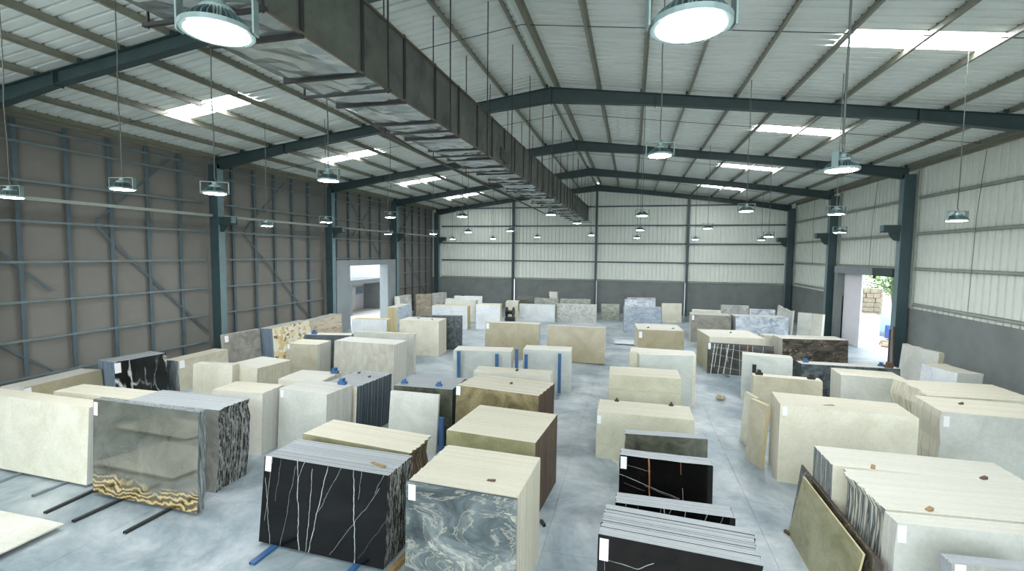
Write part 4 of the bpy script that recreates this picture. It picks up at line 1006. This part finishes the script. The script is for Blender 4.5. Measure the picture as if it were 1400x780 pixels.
LAMPS = [
 (-3.03, 2.98, 7.19, 0.35, 'nearest lamp at upper left, beside the duct'),
 (0.32, 3.28, 7.02, 0.2, 'nearest lamp at upper right of the middle, largest of all'),
 (3.11, 8.48, 6.92, 0.9, 'lamp on a thick twisted cable at upper right'),
 (0.48, 10.1, 7.57, 0.1, 'lamp right of the middle in the second row'),
 (-13.33, 7.49, 6.70, 0.2, 'lamp at the far left edge before the dark wall'),
 (-10.93, 8.11, 6.90, 0.2, 'second lamp from the left edge before the dark wall'),
 (-8.96, 8.61, 6.83, 0.6, 'lamp in front of the second left column'),
 (-6.76, 9.55, 7.19, 0.0, 'lamp in front of the third left column top'),
 (-15.17, 17.14, 6.65, 0.2, 'lamp before the dark wall between second and third left columns'),
 (-12.72, 17.77, 6.83, 0.5, 'lamp just left of the third left column, under a bigger lamp'),
 (-10.73, 19.69, 7.17, 0.5, 'lamp before the left wall just left of the fourth column'),
 (-7.56, 20.5, 7.24, 0.0, 'lamp left of the duct above the gable wall'),
 (-3.81, 22.45, 7.44, 0.3, 'lamp right under the duct'),
 (0.34, 19.87, 7.15, 0.3, 'lamp right of the middle gable post'),
 (3.72, 17.72, 7.10, 0.1, 'lamp right of the right gable post'),
 (8.24, 15.02, 6.56, 0.3, 'lamp before the pale right wall, nearest'),
 (6.10, 16.84, 6.90, 0.1, 'lamp before the right column beyond the door, upper'),
 (8.56, 23.14, 6.62, 0.1, 'lamp before the right column beyond the door, lower'),
 (-15.3, 27.76, 6.75, 0.2, 'lamp above the left doorway'),
 (-12.6, 28.74, 6.80, 0.2, 'lamp right of the left doorway'),
 (-10.4, 29.3, 6.95, 0.2, 'lamp before the left end of the gable wall'),
 (-7.5, 29.0, 7.0, 0.2, 'lamp left of the duct, farther row'),
 (-3.10, 27.2, 7.35, 0.2, 'lamp at the far part of the duct, lower'),
 (0.4, 29.3, 7.05, 0.2, 'lamp right of the middle post, farther row'),
 (3.9, 27.5, 7.05, 0.2, 'lamp near the right gable post, farther row'),
 (6.9, 27.5, 6.6, 0.2, 'lamp before the gable wall at right, farther row'),
 (-14.7, 37.5, 6.75, 0.2, 'lamp in the last row by the left corner'),
 (-11.3, 38.0, 6.80, 0.2, 'second lamp of the last row from the left'),
 (-7.6, 38.2, 6.95, 0.2, 'third lamp of the last row from the left'),
 (-3.2, 38.0, 7.1, 0.2, 'lamp of the last row below the duct end'),
 (0.3, 38.2, 6.9, 0.2, 'lamp of the last row right of the middle post'),
 (4.6, 38.4, 6.8, 0.2, 'lamp of the last row at the right gable post'),
 (8.6, 36.0, 6.7, 0.2, 'lamp of the last row by the right corner'),
]
for i, (x, y, z, rz, lab) in enumerate(LAMPS): lamp(x, y, z, rz, 'round grey high bay ' + lab, 0.018 if i == 2 else 0.012)

# ------------------------------------------------------------------ outdoors
gr = MB().box(-60, 60, -40, 110, -0.5, -0.26).build('outer_ground', M['ground']); tag(gr, 'pale ground outside the hall', 'ground', kind='structure')
for a, b, lab in ((14.0, 40, 'pale yard outside the right door'), (-45, -20.6, 'pale yard outside the left door')):
    o = MB().box(a, b, 15, 75, -0.26, -0.02).build('yard_paving', M['ground']); tag(o, lab, 'ground', kind='structure')
# right side
MB().box(0.02, 0.10, 33.45 - 32.7, 35.9 - 32.7, 0.03, 4.54).build('door_leaf', M['whitewall'], d2)['label'] = 'white door leaf'
o = MB().prism([(0, 0), (0.85, 0), (0.83, 1.2), (0.88, 1.75), (0.7, 2.02), (0.3, 1.96), (0.02, 2.05)], 0, 0.7).build('stone_block', M['whitewall'], None, (14.35, 34.3, -0.02)); tag(o, 'tall white stone block standing just outside the right door', 'stone block')
t = empty('stone_wall', (17.8, 42, -0.02)); tag(t, 'rough stone yard wall beyond the right door', 'wall')
rw = random.Random(5)
for r_ in range(9):
    xx = -1.6
    while xx < 0.8:
        w_ = rw.uniform(0.4, 0.8); MB().box(xx, min(xx + w_ - .03, .85), -0.05 - rw.uniform(0, .08), 0.5, r_ * .36, r_ * .36 + .33).build('stone', M['rock'], t); xx += w_
o = MB().lathe([(0.26, 0), (0.29, 0.05), (0.29, 0.4), (0.31, 0.45), (0.29, 0.5), (0.29, 0.85), (0.26, 0.9), (0.08, 0.91)], 16).build('plastic_barrel', M['barrel'], None, (17.55, 38.2, -0.02), True); tag(o, 'blue plastic barrel standing outside the right door', 'barrel')
tp = MB().lathe([(1.5, 0), (1.55, 0.3), (1.3, 0.9), (1.1, 1.3), (0.5, 1.7), (0.1, 1.75)], 11); o = tp.build('tarpaulin_heap', M['tarp'], None, (18.6, 39.9, -0.02)); tag(o, 'pale blue tarpaulin over a heap in the yard beyond the right door', 'tarpaulin')
for i, (px, py) in enumerate(((15.4, 35.3), (15.9, 35.0), (16.3, 36.0), (15.6, 34.3), (16.8, 36.6))):
    o = MB().prism([(-.25, 0), (.22, 0), (.28, .1), (.05, .2), (-.2, .12)], -.18, .2).build('rubble_stone', M['rock'], None, (px, py, -0.02)); o.rotation_euler[2] = i * 1.3; tag(o, ['flat rubble stone just behind the white stone block', 'rubble stone beside the white stone block in the yard', 'rubble stone in the yard before the blue barrel', 'rubble stone in the yard nearest the right door', 'rubble stone in the yard closest to the blue barrel'][i], 'stone', 'rubble outside the right door')
t = empty('tree', (21.7, 47.0, -0.02)); tag(t, 'leafy green tree beyond the right door', 'tree')
MB().tube([(0, 0, 0), (0.1, 0, 1.5), (-0.2, 0.1, 3.2), (0.1, 0, 5)], [0.22, 0.18, 0.14, 0.06], 8).build('trunk', M['bark'], t)
for a, b in (((-0.2, 0.1, 3.0), (-2.6, -1.0, 3.6)), ((0, 0, 2.6), (1.9, -0.8, 4.2)), ((-.1, 0, 3.4), (-1.2, -1.4, 5.2))):
    MB().tube([a, b], [0.09, 0.03], 6).build('branch', M['bark'], t)
lf = MB(); rl_ = random.Random(11)
for _ in range(5200):
    cl = rl_.choice(((-2.6, -1, 3.6, 1.2), (-1.2, -1.3, 5.0, 1.5), (0.3, -.5, 5.2, 1.7), (1.8, -.8, 4.2, 1.3), (-0.4, -1.0, 3.3, 1.0), (-2.0, -.6, 5.6, 1.3), (0.8, -1.1, 2.6, .8)))
    th = rl_.uniform(0, 2 * PI); ph = math.acos(rl_.uniform(-1, 1)); r_ = cl[3] * rl_.uniform(0.4, 1) ** .5
    c = Vector((cl[0] + r_ * math.sin(ph) * math.cos(th), cl[1] + r_ * math.sin(ph) * math.sin(th), cl[2] + r_ * math.cos(ph)))
    a = Vector((rl_.uniform(-1, 1), rl_.uniform(-1, 1), rl_.uniform(-1, 1))).normalized(); b_ = a.orthogonal().normalized()
    L = rl_.uniform(.09, .16); base = len(lf.v)
    lf.v += [tuple(c - a * L), tuple(c + b_ * L * .4), tuple(c + a * L), tuple(c - b_ * L * .4)]; lf.f.append((base, base + 1, base + 2, base + 3)); lf.k.append(0)
lo = lf.build('foliage', M['leaf'], t); lo['kind'] = 'stuff'
# left side
t = empty('outbuilding', (-25.5, 40.5, -0.02)); tag(t, 'white outbuilding with grey porch seen through the left doorway', 'building')
MB().box(-6.0, -0.6, -6, 14, 0, 5.4).build('wall', M['whitewall'], t)
MB().box(-0.6, 1.6, -4.2, -3.6, 0, 2.7).build('pillar', M['concrete'], t)
MB().box(-0.6, 1.6, 1.8, 2.4, 0, 2.7).build('pillar', M['concrete'], t)
MB().box(-0.6, 1.6, -4.2, 2.4, 2.7, 3.1).build('canopy', M['concrete'], t)
MB().box(-0.58, -0.5, -3.0, 0.2, 0, 2.2).build('shutter', M['sticker'], t)
MB().box(-0.58, -0.52, 0.4, 1.6, 1.5, 2.2).build('window', M['bluegrey'], t)
